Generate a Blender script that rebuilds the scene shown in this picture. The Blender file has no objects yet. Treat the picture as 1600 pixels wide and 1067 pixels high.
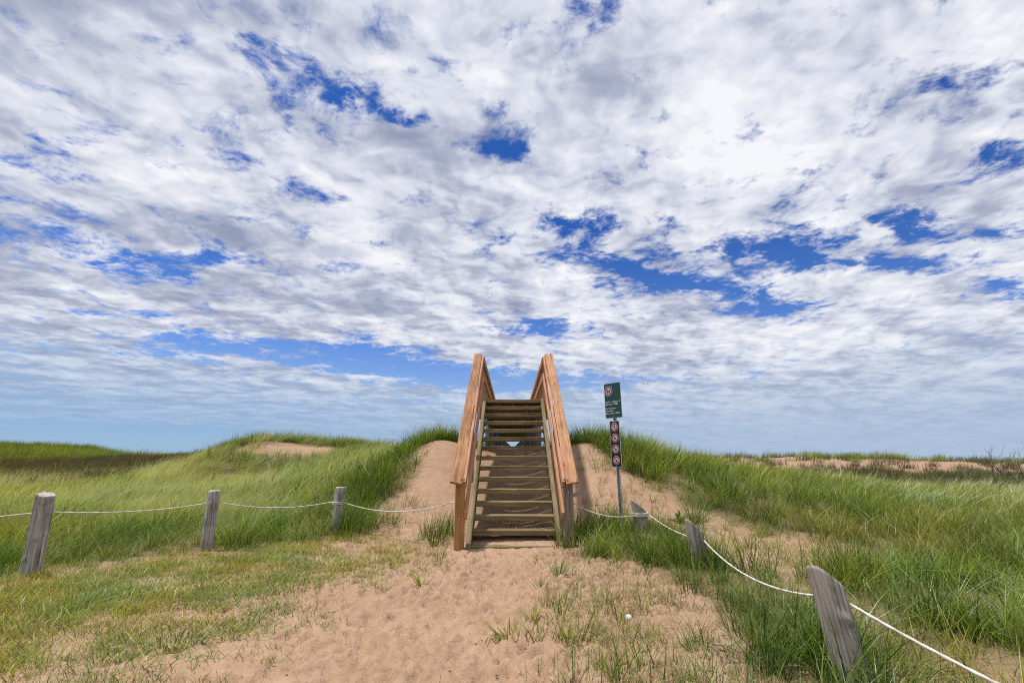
import bpy, bmesh, math, random
import numpy as np
from mathutils import Vector, Matrix, Euler, noise as mnoise

random.seed(7)
rng = np.random.default_rng(11)
C = bpy.context.scene.collection
SC = bpy.context.scene
R = math.radians

# ------------------------------------------------------------------ camera
CAM_H = 1.25
cam_d = bpy.data.cameras.new('camera')
cam = bpy.data.objects.new('camera', cam_d)
C.objects.link(cam)
SC.camera = cam
cam_d.sensor_width = 36.0
cam_d.lens = 755.0 / 1600.0 * 36.0
cam_d.clip_start = 0.05
cam_d.clip_end = 40000
PITCH = math.atan(187.5 / 755.0)
cam.location = (0, 0, CAM_H)
cam.rotation_euler = (math.pi / 2 + PITCH, 0, 0)

# ------------------------------------------------------------------ light, exposure
SUN_DIR = Vector((-0.28, 0.02, 1.0)).normalized()      # towards the sun
SUN_EL = math.asin(SUN_DIR.z)
SUN_AZ = math.atan2(SUN_DIR.x, SUN_DIR.y)
sun_d = bpy.data.lights.new('sun', 'SUN')
sun_d.energy = 4.3
sun_d.angle = R(3.5)
sun_d.color = (1.0, 0.955, 0.88)
sun = bpy.data.objects.new('sun', sun_d)
C.objects.link(sun)
sun.rotation_euler = (-SUN_DIR).to_track_quat('-Z', 'Y').to_euler()
SC.view_settings.view_transform = 'Standard'
SC.view_settings.look = 'None'
SC.view_settings.gamma = 1
SC.view_settings.exposure = 0.0
SC.view_settings.use_curve_mapping = False
SC.cycles.use_denoising = False
SC.cycles.filter_width = 1.1
SC.cycles.max_bounces = 5
SC.cycles.transparent_max_bounces = 4
SC.cycles.caustics_reflective = False
SC.cycles.caustics_refractive = False


class NT:
    """small helper to write node trees"""
    def __init__(self, tree):
        self.t = tree
        self.n = tree.nodes
        self.l = tree.links

    def new(self, kind, **kw):
        n = self.n.new(kind)
        for k, v in kw.items():
            setattr(n, k, v)
        return n

    def put(self, sock, v):
        if v is None:
            return
        if isinstance(v, bpy.types.NodeSocket):
            self.l.new(v, sock)
        else:
            sock.default_value = v

    def math(self, op, a, b=None, c=None, clamp=False):
        n = self.new('ShaderNodeMath', operation=op, use_clamp=clamp)
        self.put(n.inputs[0], a)
        self.put(n.inputs[1], b)
        if c is not None:
            self.put(n.inputs[2], c)
        return n.outputs[0]

    def vec(self, op, a, b=None, scale=None):
        n = self.new('ShaderNodeVectorMath', operation=op)
        self.put(n.inputs[0], a)
        if b is not None:
            self.put(n.inputs[1], b)
        if scale is not None:
            self.put(n.inputs['Scale'], scale)
        return n.outputs['Value'] if op in ('DOT_PRODUCT', 'LENGTH', 'DISTANCE') else n.outputs[0]

    def noise(self, v, scale, detail=4, rough=0.5, dist=0.0, out=0):
        n = self.new('ShaderNodeTexNoise')
        self.put(n.inputs['Vector'], v)
        n.inputs['Scale'].default_value = scale
        n.inputs['Detail'].default_value = detail
        n.inputs['Roughness'].default_value = rough
        n.inputs['Distortion'].default_value = dist
        return n.outputs[out]

    def mix(self, f, a, b, kind='MIX'):
        n = self.new('ShaderNodeMix', data_type='RGBA', blend_type=kind)
        self.put(n.inputs[0], f)
        self.put(n.inputs[6], a)
        self.put(n.inputs[7], b)
        return n.outputs[2]

    def map(self, v, a, b, c=0.0, d=1.0, smooth=False):
        n = self.new('ShaderNodeMapRange')
        if smooth:
            n.interpolation_type = 'SMOOTHSTEP'
        self.put(n.inputs[0], v)
        for i, q in enumerate((a, b, c, d)):
            self.put(n.inputs[i + 1], q)
        return n.outputs[0]

    def comb(self, x, y, z):
        n = self.new('ShaderNodeCombineXYZ')
        for i, q in enumerate((x, y, z)):
            self.put(n.inputs[i], q)
        return n.outputs[0]

    def sep(self, v):
        n = self.new('ShaderNodeSeparateXYZ')
        self.put(n.inputs[0], v)
        return n.outputs

    def ramp(self, f, stops):
        n = self.new('ShaderNodeValToRGB')
        self.put(n.inputs[0], f)
        el = n.color_ramp.elements
        while len(el) < len(stops):
            el.new(0.5)
        for e, (p, c) in zip(el, stops):
            e.position = p
            e.color = tuple(c) + (1.0,) if len(c) == 3 else c
        return n.outputs[0]


# ------------------------------------------------------------------ sky with a broken cloud deck
W = bpy.data.worlds.new('World')
SC.world = W
W.use_nodes = True
W.node_tree.nodes.clear()
w = NT(W.node_tree)
sky = w.new('ShaderNodeTexSky', sky_type='NISHITA')
sky.sun_disc = False
sky.sun_elevation = SUN_EL
sky.sun_rotation = SUN_AZ
sky.air_density = 1.0
sky.dust_density = 0.6
sky.ozone_density = 2.0
tc = w.new('ShaderNodeTexCoord')
D = w.vec('NORMALIZE', tc.outputs['Generated'])
dx, dy, dz = w.sep(D)
ZO = 0.11
zc = w.math('ADD', w.math('MAXIMUM', dz, 0.0), ZO)
px = w.math('DIVIDE', dx, zc)
py = w.math('DIVIDE', dy, zc)
P = w.comb(px, py, 0.0)                              # position on the cloud deck
# holes in the deck where the photograph shows blue
GAPS = [(-.42, 1.10, .055, .05, .8), (-.30, 1.17, .08, .05, .9), (-.06, 1.36, .12, .10, .8), (-.59, 1.01, .10, .10, .45),
        (-.56, 1.18, .08, .08, .55), (-.90, 1.43, .08, .08, .5), (-.70, 1.53, .14, .08, .55), (.17, 1.71, .12, .10, .7),
        (.25, 1.95, .14, .16, .85), (.47, 2.13, .16, .14, .95), (.74, 2.30, .24, .16, 1.0), (1.11, 1.99, .16, .12, .85),
        (1.31, 2.09, .20, .12, .9), (1.47, 2.70, .22, .20, 1.15), (1.10, 2.45, .30, .16, .8), (1.62, 1.74, .34, .08, 1.0),
        (1.85, 2.06, .26, .12, .8), (-2.03, 1.86, .26, .14, .65), (-1.59, 2.11, .34, .12, .75), (-1.45, 3.75, .62, .42, .95),
        (-1.05, 4.35, .60, .40, .9), (-2.22, 3.48, .5, .40, .8), (1.54, 1.31, .10, .14, .7), (2.57, 2.32, .26, .14, .7),
        (.15, .88, .05, .12, .5), (.17, 3.09, .28, .22, .8), (.0, 5.07, .55, .7, .75), (.95, 4.9, .7, .5, .7),
        (.39, 1.16, .05, .10, .4), (.67, 1.86, .12, .07, .6), (-.63, 4.73, .5, .5, .7), (-2.35, 2.74, .5, .14, .5),
        (-.6, 2.2, .2, .08, .25), (-1.5, 6.5, 1.2, .7, .45), (1.2, 1.05, .12, .1, .35)]
warp = w.noise(P, 2.4, 6, 0.65, out=1)
Pw = w.vec('ADD', P, w.vec('SCALE', w.vec('SUBTRACT', warp, (0.5, 0.5, 0.5)), scale=0.55))
gap = None
for gx, gy, rx, ry, ga in GAPS:
    # the list is written for a deck offset of .04; move each hole to the same direction on this deck
    q2 = gx * gx + gy * gy
    zp = (0.04 + math.sqrt(0.0016 - (q2 + 1) * (0.0016 - 1))) / (q2 + 1)
    kk = zp / (zp - 0.04 + ZO)
    gx, gy, rx, ry = gx * kk, gy * kk, rx * kk, ry * kk * kk
    d = w.vec('MULTIPLY', w.vec('SUBTRACT', Pw, (gx, gy, 0)), (1 / (rx * 1.1), 1 / (ry * 1.15), 0))
    e = w.math('MULTIPLY', w.math('EXPONENT', w.math('MULTIPLY', w.vec('DOT_PRODUCT', d, d), -1.0)), ga)
    gap = e if gap is None else w.math('ADD', gap, e)
n_big = w.noise(w.vec('ADD', P, (3.3, 1.2, 0)), 1.3, 3, 0.5)
n_med = w.noise(P, 5.0, 9, 0.66, 0.5)
n_fin = w.noise(w.vec('ADD', P, (9.3, 4.2, 0)), 19.0, 7, 0.65, 0.3)
dens = w.math('ADD', w.math('MULTIPLY', n_med, 1.9), w.math('MULTIPLY', n_fin, 0.8))
dens = w.math('ADD', dens, w.math('MULTIPLY', n_big, 0.55))
dens = w.math('SUBTRACT', dens, w.math('MULTIPLY', gap, 0.56))
dens = w.math('SUBTRACT', dens, w.map(dx, -0.1, -0.8, 0.0, 0.05))
cover = w.map(dens, 1.08, 1.54, 0.0, 1.0, True)
# lit and shaded sides of the puffs: density here against density a little towards the sun
Pq = w.vec('ADD', P, w.vec('SCALE', w.vec('SUBTRACT', w.noise(P, 3.0, 3, 0.5, out=1), (0.5, 0.5, 0.5)), scale=0.25))
def puff(scale, off, det, rough):
    a = w.noise(Pq, scale, det, rough, 0.0)
    b = w.noise(w.vec('ADD', Pq, off), scale, det, rough, 0.0)
    return w.math('SUBTRACT', a, b), a
r1, a1 = puff(1.35, (0.16, -0.12, 0), 4, 0.55)
r2, a2 = puff(3.6, (0.05, -0.06, 0), 4, 0.5)
r3, a3 = puff(9.5, (0.018, -0.022, 0), 5, 0.5)
lum = w.math('ADD', w.math('MULTIPLY', r1, 1.5), w.math('MULTIPLY', r2, 1.6))
lum = w.math('ADD', lum, w.math('MULTIPLY', r3, 0.8))
def lump(scale, amt):
    vo = w.new('ShaderNodeTexVoronoi', feature='F1')
    vo.inputs['Scale'].default_value = scale
    vo.inputs['Detail'].default_value = 0.0
    vo.inputs['Roughness'].default_value = 0.5
    w.put(vo.inputs['Vector'], w.vec('ADD', Pw, (0.4, 2.2, 0)))
    return w.math('MULTIPLY', w.math('SUBTRACT', 0.52, vo.outputs['Distance']), amt)
lum = w.math('ADD', lum, lump(3.6, 0.42))
lum = w.math('ADD', lum, lump(9.0, 0.26))
lum = w.math('ADD', lum, w.math('MULTIPLY', w.math('SUBTRACT', a1, 0.5), -1.1))
side = w.map(dx, -0.8, 0.4, -0.16, 0.03)               # the deck is thicker and greyer to the left
lum = w.math('ADD', lum, side)
lum = w.math('ADD', lum, w.map(dz, 0.05, 0.55, -0.05, 0.02))
lum = w.math('ADD', lum, 0.62)
ccol = w.ramp(lum, [(0.0, (3.0, 3.4, 4.8)), (0.34, (4.5, 4.9, 6.2)), (0.62, (6.9, 7.2, 8.2)), (1.0, (9.2, 9.3, 9.7))])
# deeper blue between the clouds, brighter low down
skyc = w.mix(1.0, sky.outputs[0], w.mix(w.map(dz, 0.05, 0.45), (0.80, 1.0, 1.5, 1), (0.20, 0.52, 1.12, 1)), 'MULTIPLY')
thin = w.mix(w.map(cover, 0.0, 1.0), skyc, ccol)
# far down the deck melts into a pale band
lowf = w.map(dz, 0.03, 0.24, 1.0, 0.0, True)
haze_c = w.mix(w.map(dx, -0.6, 0.5), (3.0, 4.7, 7.0, 1), (3.9, 5.1, 6.9, 1))
low = w.mix(w.math('MULTIPLY', lowf, 0.90), thin, haze_c)
# clear strip under the edge of the deck on the left
edge = w.map(dx, -0.45, 0.02, 0.060, -0.02)
edge = w.math('ADD', edge, w.math('MULTIPLY', w.math('SUBTRACT', w.noise(D, 5.0, 5, 0.6), 0.5), 0.016))
clear = w.map(w.math('SUBTRACT', edge, dz), -0.002, 0.005, 0.0, 1.0, True)
clear_c = w.mix(w.map(dz, 0.0, 0.07), (3.7, 5.3, 7.1, 1), (2.8, 4.6, 6.9, 1))
final = w.mix(clear, low, clear_c)
bg = w.new('ShaderNodeBackground')
w.l.new(final, bg.inputs[0])
bg.inputs[1].default_value = 0.1
wo = w.new('ShaderNodeOutputWorld')
w.l.new(bg.outputs[0], wo.inputs[0])
W.cycles.sampling_method = 'MANUAL'
W.cycles.sample_map_resolution = 512

# ------------------------------------------------------------------ materials
def material(name):
    m = bpy.data.materials.new(name)
    m.use_nodes = True
    m.node_tree.nodes.clear()
    t = NT(m.node_tree)
    b = t.new('ShaderNodeBsdfPrincipled')
    o = t.new('ShaderNodeOutputMaterial')
    t.l.new(b.outputs[0], o.inputs[0])
    return m, t, b, o


def wood(name, dark, mid, light, grain=1.0, rough=0.75, knots=0.5, grey=None, bump=0.25):
    m, t, b, o = material(name)
    tc = t.new('ShaderNodeTexCoord')
    oi = t.new('ShaderNodeObjectInfo')
    v = t.vec('ADD', tc.outputs['Object'], t.comb(t.math('MULTIPLY', oi.outputs['Random'], 37.0), t.math('MULTIPLY', oi.outputs['Random'], 11.0), 0.0))
    g = t.noise(t.vec('MULTIPLY', v, (1.3, 26, 26)), 1.0 * grain, 6, 0.62, 0.4)
    fine = t.noise(t.vec('MULTIPLY', v, (5, 150, 150)), 1.0, 3, 0.6)
    blot = t.noise(v, 2.3, 4, 0.6)
    f = t.math('ADD', t.math('MULTIPLY', g, 0.7), t.math('MULTIPLY', blot, 0.3))
    f = t.math('ADD', f, t.math('MULTIPLY', t.math('SUBTRACT', fine, 0.5), 0.35))
    f = t.math('ADD', f, t.math('MULTIPLY', t.math('SUBTRACT', oi.outputs['Random'], 0.5), 0.10))
    col = t.ramp(f, [(0.30, dark), (0.5, mid), (0.72, light)])
    if knots:
        vo = t.new('ShaderNodeTexVoronoi', feature='F1')
        t.put(vo.inputs['Vector'], t.vec('MULTIPLY', v, (2.6, 7, 7)))
        vo.inputs['Scale'].default_value = 1.0
        k = t.map(vo.outputs['Distance'], 0.05, 0.16, knots, 0.0, True)
        col = t.mix(k, col, tuple(c * 0.35 for c in dark) + (1,))
    if grey:
        gf = t.map(t.noise(v, 3.1, 5, 0.65), 0.45, 0.7, 0.0, 0.65, True)
        col = t.mix(gf, col, tuple(grey) + (1,))
    t.l.new(col, b.inputs['Base Color'])
    b.inputs['Roughness'].default_value = rough
    b.inputs['Specular IOR Level'].default_value = 0.3
    bp = t.new('ShaderNodeBump')
    bp.inputs['Strength'].default_value = bump
    bp.inputs['Distance'].default_value = 0.004
    t.l.new(t.math('ADD', g, t.math('MULTIPLY', fine, 0.6)), bp.inputs['Height'])
    t.l.new(bp.outputs[0], b.inputs['Normal'])
    return m


M_TREAT = wood('treated_wood', (.060, .040, .018), (.19, .135, .060), (.37, .28, .145), knots=0.6, grey=(.20, .175, .09))
M_CEDAR = wood('cedar_wood', (.14, .056, .024), (.36, .178, .086), (.54, .31, .17), knots=0.9)
M_CEDAR2 = wood('cedar_wood_pale', (.20, .085, .04), (.43, .205, .11), (.60, .34, .20), knots=0.8)
M_NEWEL = wood('golden_wood', (.15, .065, .018), (.36, .175, .058), (.48, .27, .10), knots=0.4)
M_GREYBROWN = wood('grey_brown_wood', (.085, .062, .042), (.20, .155, .105), (.30, .24, .17), knots=0.5)
M_GREYPILE = wood('grey_pile_wood', (.05, .055, .055), (.12, .13, .135), (.22, .23, .235), knots=0.3)


def weathered(name, fx, stops):
    m, t, b, o = material(name)
    tc = t.new('ShaderNodeTexCoord')
    oi = t.new('ShaderNodeObjectInfo')
    v = t.vec('ADD', tc.outputs['Object'], t.comb(t.math('MULTIPLY', oi.outputs['Random'], 13.0), 0.0, t.math('MULTIPLY', oi.outputs['Random'], 31.0)))
    g = t.noise(t.vec('MULTIPLY', v, (fx, fx, 1.6)), 1.0, 6, 0.65, 0.5)
    fine = t.noise(t.vec('MULTIPLY', v, (120, 120, 6)), 1.0, 3, 0.6)
    blot = t.noise(v, 4.0, 5, 0.65)
    f = t.math('ADD', t.math('MULTIPLY', g, 0.75), t.math('MULTIPLY', fine, 0.25))
    col = t.ramp(f, stops)
    col = t.mix(t.map(blot, 0.50, 0.68, 0, 0.55, True), col, (.115, .085, .055, 1))
    col = t.mix(t.map(t.noise(v, 6.0, 4, 0.6), 0.62, 0.75, 0, 0.55, True), col, (.50, .49, .47, 1))
    t.l.new(col, b.inputs['Base Color'])
    b.inputs['Roughness'].default_value = 0.85
    b.inputs['Specular IOR Level'].default_value = 0.25
    bp = t.new('ShaderNodeBump')
    bp.inputs['Strength'].default_value = 0.9
    bp.inputs['Distance'].default_value = 0.008
    t.l.new(f, bp.inputs['Height'])
    t.l.new(bp.outputs[0], b.inputs['Normal'])
    return m


M_LOG = weathered('weathered_grey_log', 40, [(0.33, (.055, .050, .044)), (0.43, (.25, .232, .208)), (0.53, (.43, .41, .38)), (0.66, (.64, .62, .59))])
M_LOG2 = weathered('weathered_brown_post', 64, [(0.31, (.050, .040, .032)), (0.42, (.22, .190, .158)), (0.54, (.36, .32, .28)), (0.70, (.52, .48, .44))])


def plain(name, col, rough=0.5, metal=0.0, var=0.12, scale=9.0, bump=0.0):
    m, t, b, o = material(name)
    tc = t.new('ShaderNodeTexCoord')
    n = t.noise(tc.outputs['Object'], scale, 5, 0.6)
    c = t.mix(t.map(n, 0.35, 0.65), tuple(q * (1 - var) for q in col) + (1,), tuple(min(1, q * (1 + var)) for q in col) + (1,))
    t.l.new(c, b.inputs['Base Color'])
    b.inputs['Roughness'].default_value = rough
    b.inputs['Metallic'].default_value = metal
    if bump:
        bp = t.new('ShaderNodeBump')
        bp.inputs['Strength'].default_value = bump
        bp.inputs['Distance'].default_value = 0.003
        t.l.new(t.noise(tc.outputs['Object'], 60, 3), bp.inputs['Height'])
        t.l.new(bp.outputs[0], b.inputs['Normal'])
    return m


M_ROPE = plain('white_rope', (.56, .53, .48), 0.85, var=0.25, scale=10, bump=0.4)
M_GALV = plain('galvanised_steel', (.30, .33, .345), 0.5, 0.15, var=0.25, scale=14, bump=0.2)
M_GREEN = plain('dark_green_sign', (.004, .050, .045), 0.4, var=0.1)
M_BLACK = plain('black_sign', (.008, .008, .009), 0.42, var=0.2)
M_WHITE = plain('white_print', (.58, .54, .54), 0.5, var=0.04)
M_RED = plain('red_print', (.24, .020, .030), 0.5, var=0.06)
M_ALU = plain('aluminium_edge', (.60, .62, .64), 0.45, 0.4, var=0.06)
M_BARK = plain('dry_bark', (.10, .075, .055), 0.9, var=0.3, scale=30)
M_PUFF = plain('seed_fluff', (.88, .88, .86), 0.95, var=0.05)
M_BIRD = plain('bird_feathers', (.05, .05, .055), 0.8, var=0.1)


def grass_mat():
    m = bpy.data.materials.new('grass_blades')
    m.use_nodes = True
    m.node_tree.nodes.clear()
    t = NT(m.node_tree)
    at = t.new('ShaderNodeAttribute', attribute_name='bc', attribute_type='GEOMETRY')
    ti = t.new('ShaderNodeAttribute', attribute_name='tint', attribute_type='INSTANCER')
    val = ti.outputs['Color']
    col = t.mix(1.0, at.outputs['Color'], val, 'MULTIPLY')
    d = t.new('ShaderNodeBsdfDiffuse')
    tr = t.new('ShaderNodeBsdfTranslucent')
    gl = t.new('ShaderNodeBsdfGlossy')
    gl.inputs['Roughness'].default_value = 0.38
    t.l.new(col, d.inputs[0])
    t.l.new(t.mix(1.0, col, (1.15, 1.2, 0.6, 1), 'MULTIPLY'), tr.inputs[0])
    gl.inputs[0].default_value = (.75, .8, .8, 1)
    s1 = t.new('ShaderNodeMixShader')
    s1.inputs[0].default_value = 0.36
    t.l.new(d.outputs[0], s1.inputs[1])
    t.l.new(tr.outputs[0], s1.inputs[2])
    s2 = t.new('ShaderNodeMixShader')
    s2.inputs[0].default_value = 0.03
    t.l.new(s1.outputs[0], s2.inputs[1])
    t.l.new(gl.outputs[0], s2.inputs[2])
    o = t.new('ShaderNodeOutputMaterial')
    t.l.new(s2.outputs[0], o.inputs[0])
    return m


M_GRASS = grass_mat()


def grass_own_mat():
    """the same blade, for tufts that are objects of their own (no instance tint)"""
    m = M_GRASS.copy()
    m.name = 'grass_tuft_blades'
    t = NT(m.node_tree)
    for n in list(t.n):
        if n.type == 'ATTRIBUTE' and n.attribute_name == 'tint':
            for l in list(n.outputs['Color'].links):
                s = l.to_socket
                t.l.remove(l)
                s.default_value = (1, 1, 1, 1)
            t.n.remove(n)
    return m


M_TUFT = grass_own_mat()


# ------------------------------------------------------------------ terrain
CP = np.array([
    (14, 18, .06), (24, 20, .12), (15, 26, .45), (25, 28, .55), (36, 26, .4), (-6, -4, 0), (0, -4, 0), (6, -4, 0), (-3, 2, .0), (0, 3, 0), (3, 2.4, -.02), (-6, 3, .0), (6, 3, -.05), (0, 5, -.02), (0, 7, -.01), (0, 7.5, -0.03), (0, 7.95, .07),
    (-3, 5.6, .0), (-1.5, 6.4, .0), (-5.5, 5.9, 0), (-4.4, 7.4, .03), (-2.88, 8.5, .15), (-1.3, 7.9, .03), (1.9, 7.6, .24), (2.1, 5.9, .08), (1.97, 3.3, 0),
    (.9, 6.6, .02), (1.1, 7.9, .10), (.5, 8.6, .20), (-.5, 8.6, .15), (0, 9.4, .27), (0, 10.3, .75), (0, 11.3, 1.2), (0, 12.5, 1.53), (0, 14, 1.35), (0, 17, .9),
    (-1.15, 9.2, .47), (-1.2, 10.2, 1.08), (-1.75, 11.2, 1.70), (-1.15, 11.5, 1.62), (-2.4, 12, 1.50), (-2.0, 9, .36), (-3.2, 10.5, .55), (-3.6, 14, 1.25),
    (-2.1, 10.2, .98), (-3, 11.6, 1.0), (-1.7, 13, 1.5), (-1.2, 8.6, .18),
    (-6, 9, .05), (-6, 12, .12), (-10, 12, .05), (-10, 17, .25), (-5.5, 14.5, .7), (-5.5, 18, 1.25), (-7.7, 22, 1.88), (-11.4, 22, 2.05), (-14, 23.5, 1.5),
    (-8.5, 18, .65), (-16, 20, .3), (-22, 25, .35), (-14, 14, 0), (-10, 6, 0), (-30, 15, 0), (-10, 30, .9), (-30, 40, 1.35), (-22, 34, 1.25), (-42, 42, 1.1), (-60, 60, 2.5),
    (-76, 60, 3.0), (-46, 60, 1.3), (-30, 28, .45), (-50, 30, .4), (-18, 30, 1.0),
    (1.45, 11.3, 1.62), (2.3, 11.1, 1.55), (.95, 11.5, 1.50), (3.5, 11.2, 1.25), (5.4, 12, .85), (8, 14, .65), (2.1, 9.3, .72), (1.2, 9.3, .55), (3, 8, .2),
    (4, 9.3, .62), (5, 8.5, .33), (2.2, 10.2, 1.2), (1.2, 10.3, 1.05), (4, 7, .08), (6, 6, .0), (8, 9, .15), (12, 12, .15), (10, 5, -.05), (20, 14, .05),
    (14.3, 33, 1.24), (20, 33, 1.40), (26.5, 35, 1.42), (35, 35, 1.10), (48, 38, 1.0), (9, 22, .5), (3, 15, 1.2), (7, 32, 1.1), (-3, 30, .9),
    (60, 20, .3), (-70, 10, 0), (70, 0, 0), (16.3, 16, .3), (-2, 22, 1.0)], dtype=float)


def mq(d2):
    return np.sqrt(d2 + 0.45)


_d = CP[:, None, :2] - CP[None, :, :2]
_A = mq((_d ** 2).sum(-1)) - 0.012 * np.eye(len(CP))
_n = len(CP)
_B = np.zeros((_n + 1, _n + 1))
_B[:_n, :_n] = _A
_B[:_n, _n] = 1
_B[_n, :_n] = 1
_w = np.linalg.solve(_B, np.append(CP[:, 2], 0.0))

_perm = rng.permutation(512)
_vals = rng.random(512)


def vnoise(x, y, seed=0):
    xi = np.floor(x).astype(int)
    yi = np.floor(y).astype(int)
    fx = x - xi
    fy = y - yi
    fx = fx * fx * (3 - 2 * fx)
    fy = fy * fy * (3 - 2 * fy)

    def h(a, b):
        return _vals[_perm[(_perm[(a + seed * 17) & 511] + b) & 511]]
    return (h(xi, yi) * (1 - fx) + h(xi + 1, yi) * fx) * (1 - fy) + (h(xi, yi + 1) * (1 - fx) + h(xi + 1, yi + 1) * fx) * fy


def fbm(x, y, oct=4, seed=0):
    s = 0
    a = 0.5
    tot = 0
    for i in range(oct):
        s = s + a * vnoise(x * 2 ** i + 13.7 * i, y * 2 ** i + 5.1 * i, seed + i)
        tot += a
        a *= 0.5
    return s / tot


def ground(x, y):
    x = np.atleast_1d(np.asarray(x, float))
    y = np.atleast_1d(np.asarray(y, float))
    sh = x.shape
    xf, yf = x.ravel(), y.ravel()
    out = np.empty(xf.shape)
    for i in range(0, len(xf), 20000):
        a, b = xf[i:i + 20000], yf[i:i + 20000]
        d2 = (a[:, None] - CP[None, :, 0]) ** 2 + (b[:, None] - CP[None, :, 1]) ** 2
        out[i:i + 20000] = mq(d2) @ _w[:_n] + _w[_n]
    r = np.hypot(xf, yf)
    # rolling relief, stronger away from the path
    amp = np.clip((r - 9) / 25, 0, 1) * 0.35 + 0.05
    out += (fbm(xf * 0.35 + 4, yf * 0.35, 4, 3) - 0.5) * amp
    # beyond the dunes the ground drops to the beach
    k = np.clip((yf - 44 - np.clip(-xf - 30, 0, 40) * 0.9) / 26, 0, 1)
    out = out * (1 - k) + (-3.2) * k
    return out.reshape(sh)


def gz(x, y):
    return float(ground(x, y)[0])


def axis(lo, hi, near_lo, near_hi, step, growth):
    a = [near_lo]
    while a[-1] < near_hi:
        a.append(a[-1] + step)
    s = step
    while a[-1] < hi:
        s = s * (1 + growth)
        a.append(a[-1] + s)
    b = []
    s = step
    v = near_lo
    while v > lo:
        s = s * (1 + growth * 2)
        v -= s
        b.append(v)
    return np.array(b[::-1] + a)


XS = axis(-105, 105, -3.2, 3.2, 0.028, 0.016)
XS_L = None
YS = axis(-8, 128, 2.0, 9.0, 0.028, 0.013)
GX, GY = np.meshgrid(XS, YS)
GZ = ground(GX, GY)
# trodden sand: overlapping footprints on the path
foot = np.zeros_like(GZ)
fr = np.random.default_rng(5)
for i in range(3600):
    cx = fr.normal(0.0, 1.25)
    cy = fr.uniform(1.6, 8.0)
    if abs(cx + 0.25) > 0.9 + (8.2 - cy) * 0.42:
        if fr.random() < 0.75:
            continue
    a = fr.normal(0, 0.55)
    L, Wd = fr.uniform(.06, .135), fr.uniform(.032, .065)
    dep = fr.uniform(.012, .042)
    x0, x1 = np.searchsorted(XS, [cx - .4, cx + .4])
    y0, y1 = np.searchsorted(YS, [cy - .4, cy + .4])
    X, Y = GX[y0:y1, x0:x1] - cx, GY[y0:y1, x0:x1] - cy
    u = X * math.cos(a) + Y * math.sin(a)
    v = -X * math.sin(a) + Y * math.cos(a)
    q = np.sqrt((u / Wd) ** 2 + (v / L) ** 2)
    foot[y0:y1, x0:x1] += -dep * np.exp(-q ** 4.5) + dep * 0.6 * np.exp(-((q - 1.25) / .24) ** 2)
foot = np.clip(foot, -.05, .04)
calm = 1 - .85 * np.exp(-((GY - 7.95) / .55) ** 4) * (np.abs(GX - .03) < 1.1)
foot *= calm
near = np.clip((11 - GY) / 2, 0, 1) * np.clip((7 - np.abs(GX)) / 2, 0, 1) * calm
foot += (fbm(GX * 3.2, GY * 3.2, 4, 9) - .5) * 0.045 * near
foot += (fbm(GX * 11, GY * 11, 3, 2) - .5) * 0.016 * near
# wind ripples on the bare dune flanks
GZ = GZ + foot * .85


def seg_poly(poly, x, y):
    """signed distance-ish mask helper: inside test and distance to the polygon's edges"""
    inside = np.zeros(x.shape, bool)
    dist = np.full(x.shape, 1e9)
    n = len(poly)
    for i in range(n):
        x1, y1 = poly[i]
        x2, y2 = poly[(i + 1) % n]
        c = ((y1 > y) != (y2 > y)) & (x < (x2 - x1) * (y - y1) / (y2 - y1 + 1e-12) + x1)
        inside ^= c
        ex, ey = x2 - x1, y2 - y1
        t = np.clip(((x - x1) * ex + (y - y1) * ey) / (ex * ex + ey * ey), 0, 1)
        dist = np.minimum(dist, np.hypot(x - x1 - t * ex, y - y1 - t * ey))
    return np.where(inside, dist, -dist)


TL = [(-150, 150), (-150, 5.7), (-7, 5.7), (-5.6, 6.0), (-4.6, 7.1), (-3.6, 7.6), (-2.9, 8.1), (-2.4, 8.6), (-2.35, 9.3), (-2.1, 9.9), (-1.95, 10.5), (-2.05, 11.2),
      (-1.9, 11.42), (-1.15, 11.6), (-1.1, 13), (-.9, 14), (0, 16), (0, 150)]
TR = [(0, 16), (.9, 14), (1.0, 12), (1.0, 11.45), (1.9, 11.4), (2.15, 10.6), (2.4, 10.0), (3.1, 9.5), (3.3, 8.6), (3.7, 8.1), (4.3, 7.3), (4.3, 6.5),
      (3.3, 6.0), (2.8, 5.2), (2.35, 4.2), (2.1, 3), (2.0, 1), (150, 1), (150, 150), (0, 150)]
DC = [(.93, 8.2), (.98, 6.9), (1.35, 6.35), (1.7, 5.7), (1.6, 4.4), (1.55, 2.4), (2.4, 2.4), (2.5, 5), (2.7, 6.3), (2.3, 7.7), (1.6, 8.3)]
LAWN = [(-150, 8.0), (-150, -4), (-2.0, -4), (-1.95, 3.2), (-1.65, 4.6), (-1.1, 6.0), (-1.1, 7.6), (-1.9, 8.8), (-2.9, 9.2), (-4.4, 8.3), (-5.5, 7.2)]
RSP = [(.55, 7.4), (.45, 6), (.15, 4.6), (.25, 2.0), (2.3, 2.0), (2.3, 5.0), (1.5, 7.3)]
RFL = [(1.2, 9.2), (1.5, 10.2), (1.9, 11.3), (3.0, 9.9), (3.6, 8.9), (4.4, 7.4), (4.2, 6.2), (2.9, 5.4), (2.4, 6.8), (2.0, 8.0)]
LFL = [(-2.7, 8.5), (-1.3, 7.9), (-1.45, 8.9), (-1.9, 10.0), (-2.0, 11.3), (-2.3, 11.3), (-2.9, 9.7)]


def sm(a, b, v):
    t = np.clip((v - a) / (b - a), 0, 1)
    return t * t * (3 - 2 * t)


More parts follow.
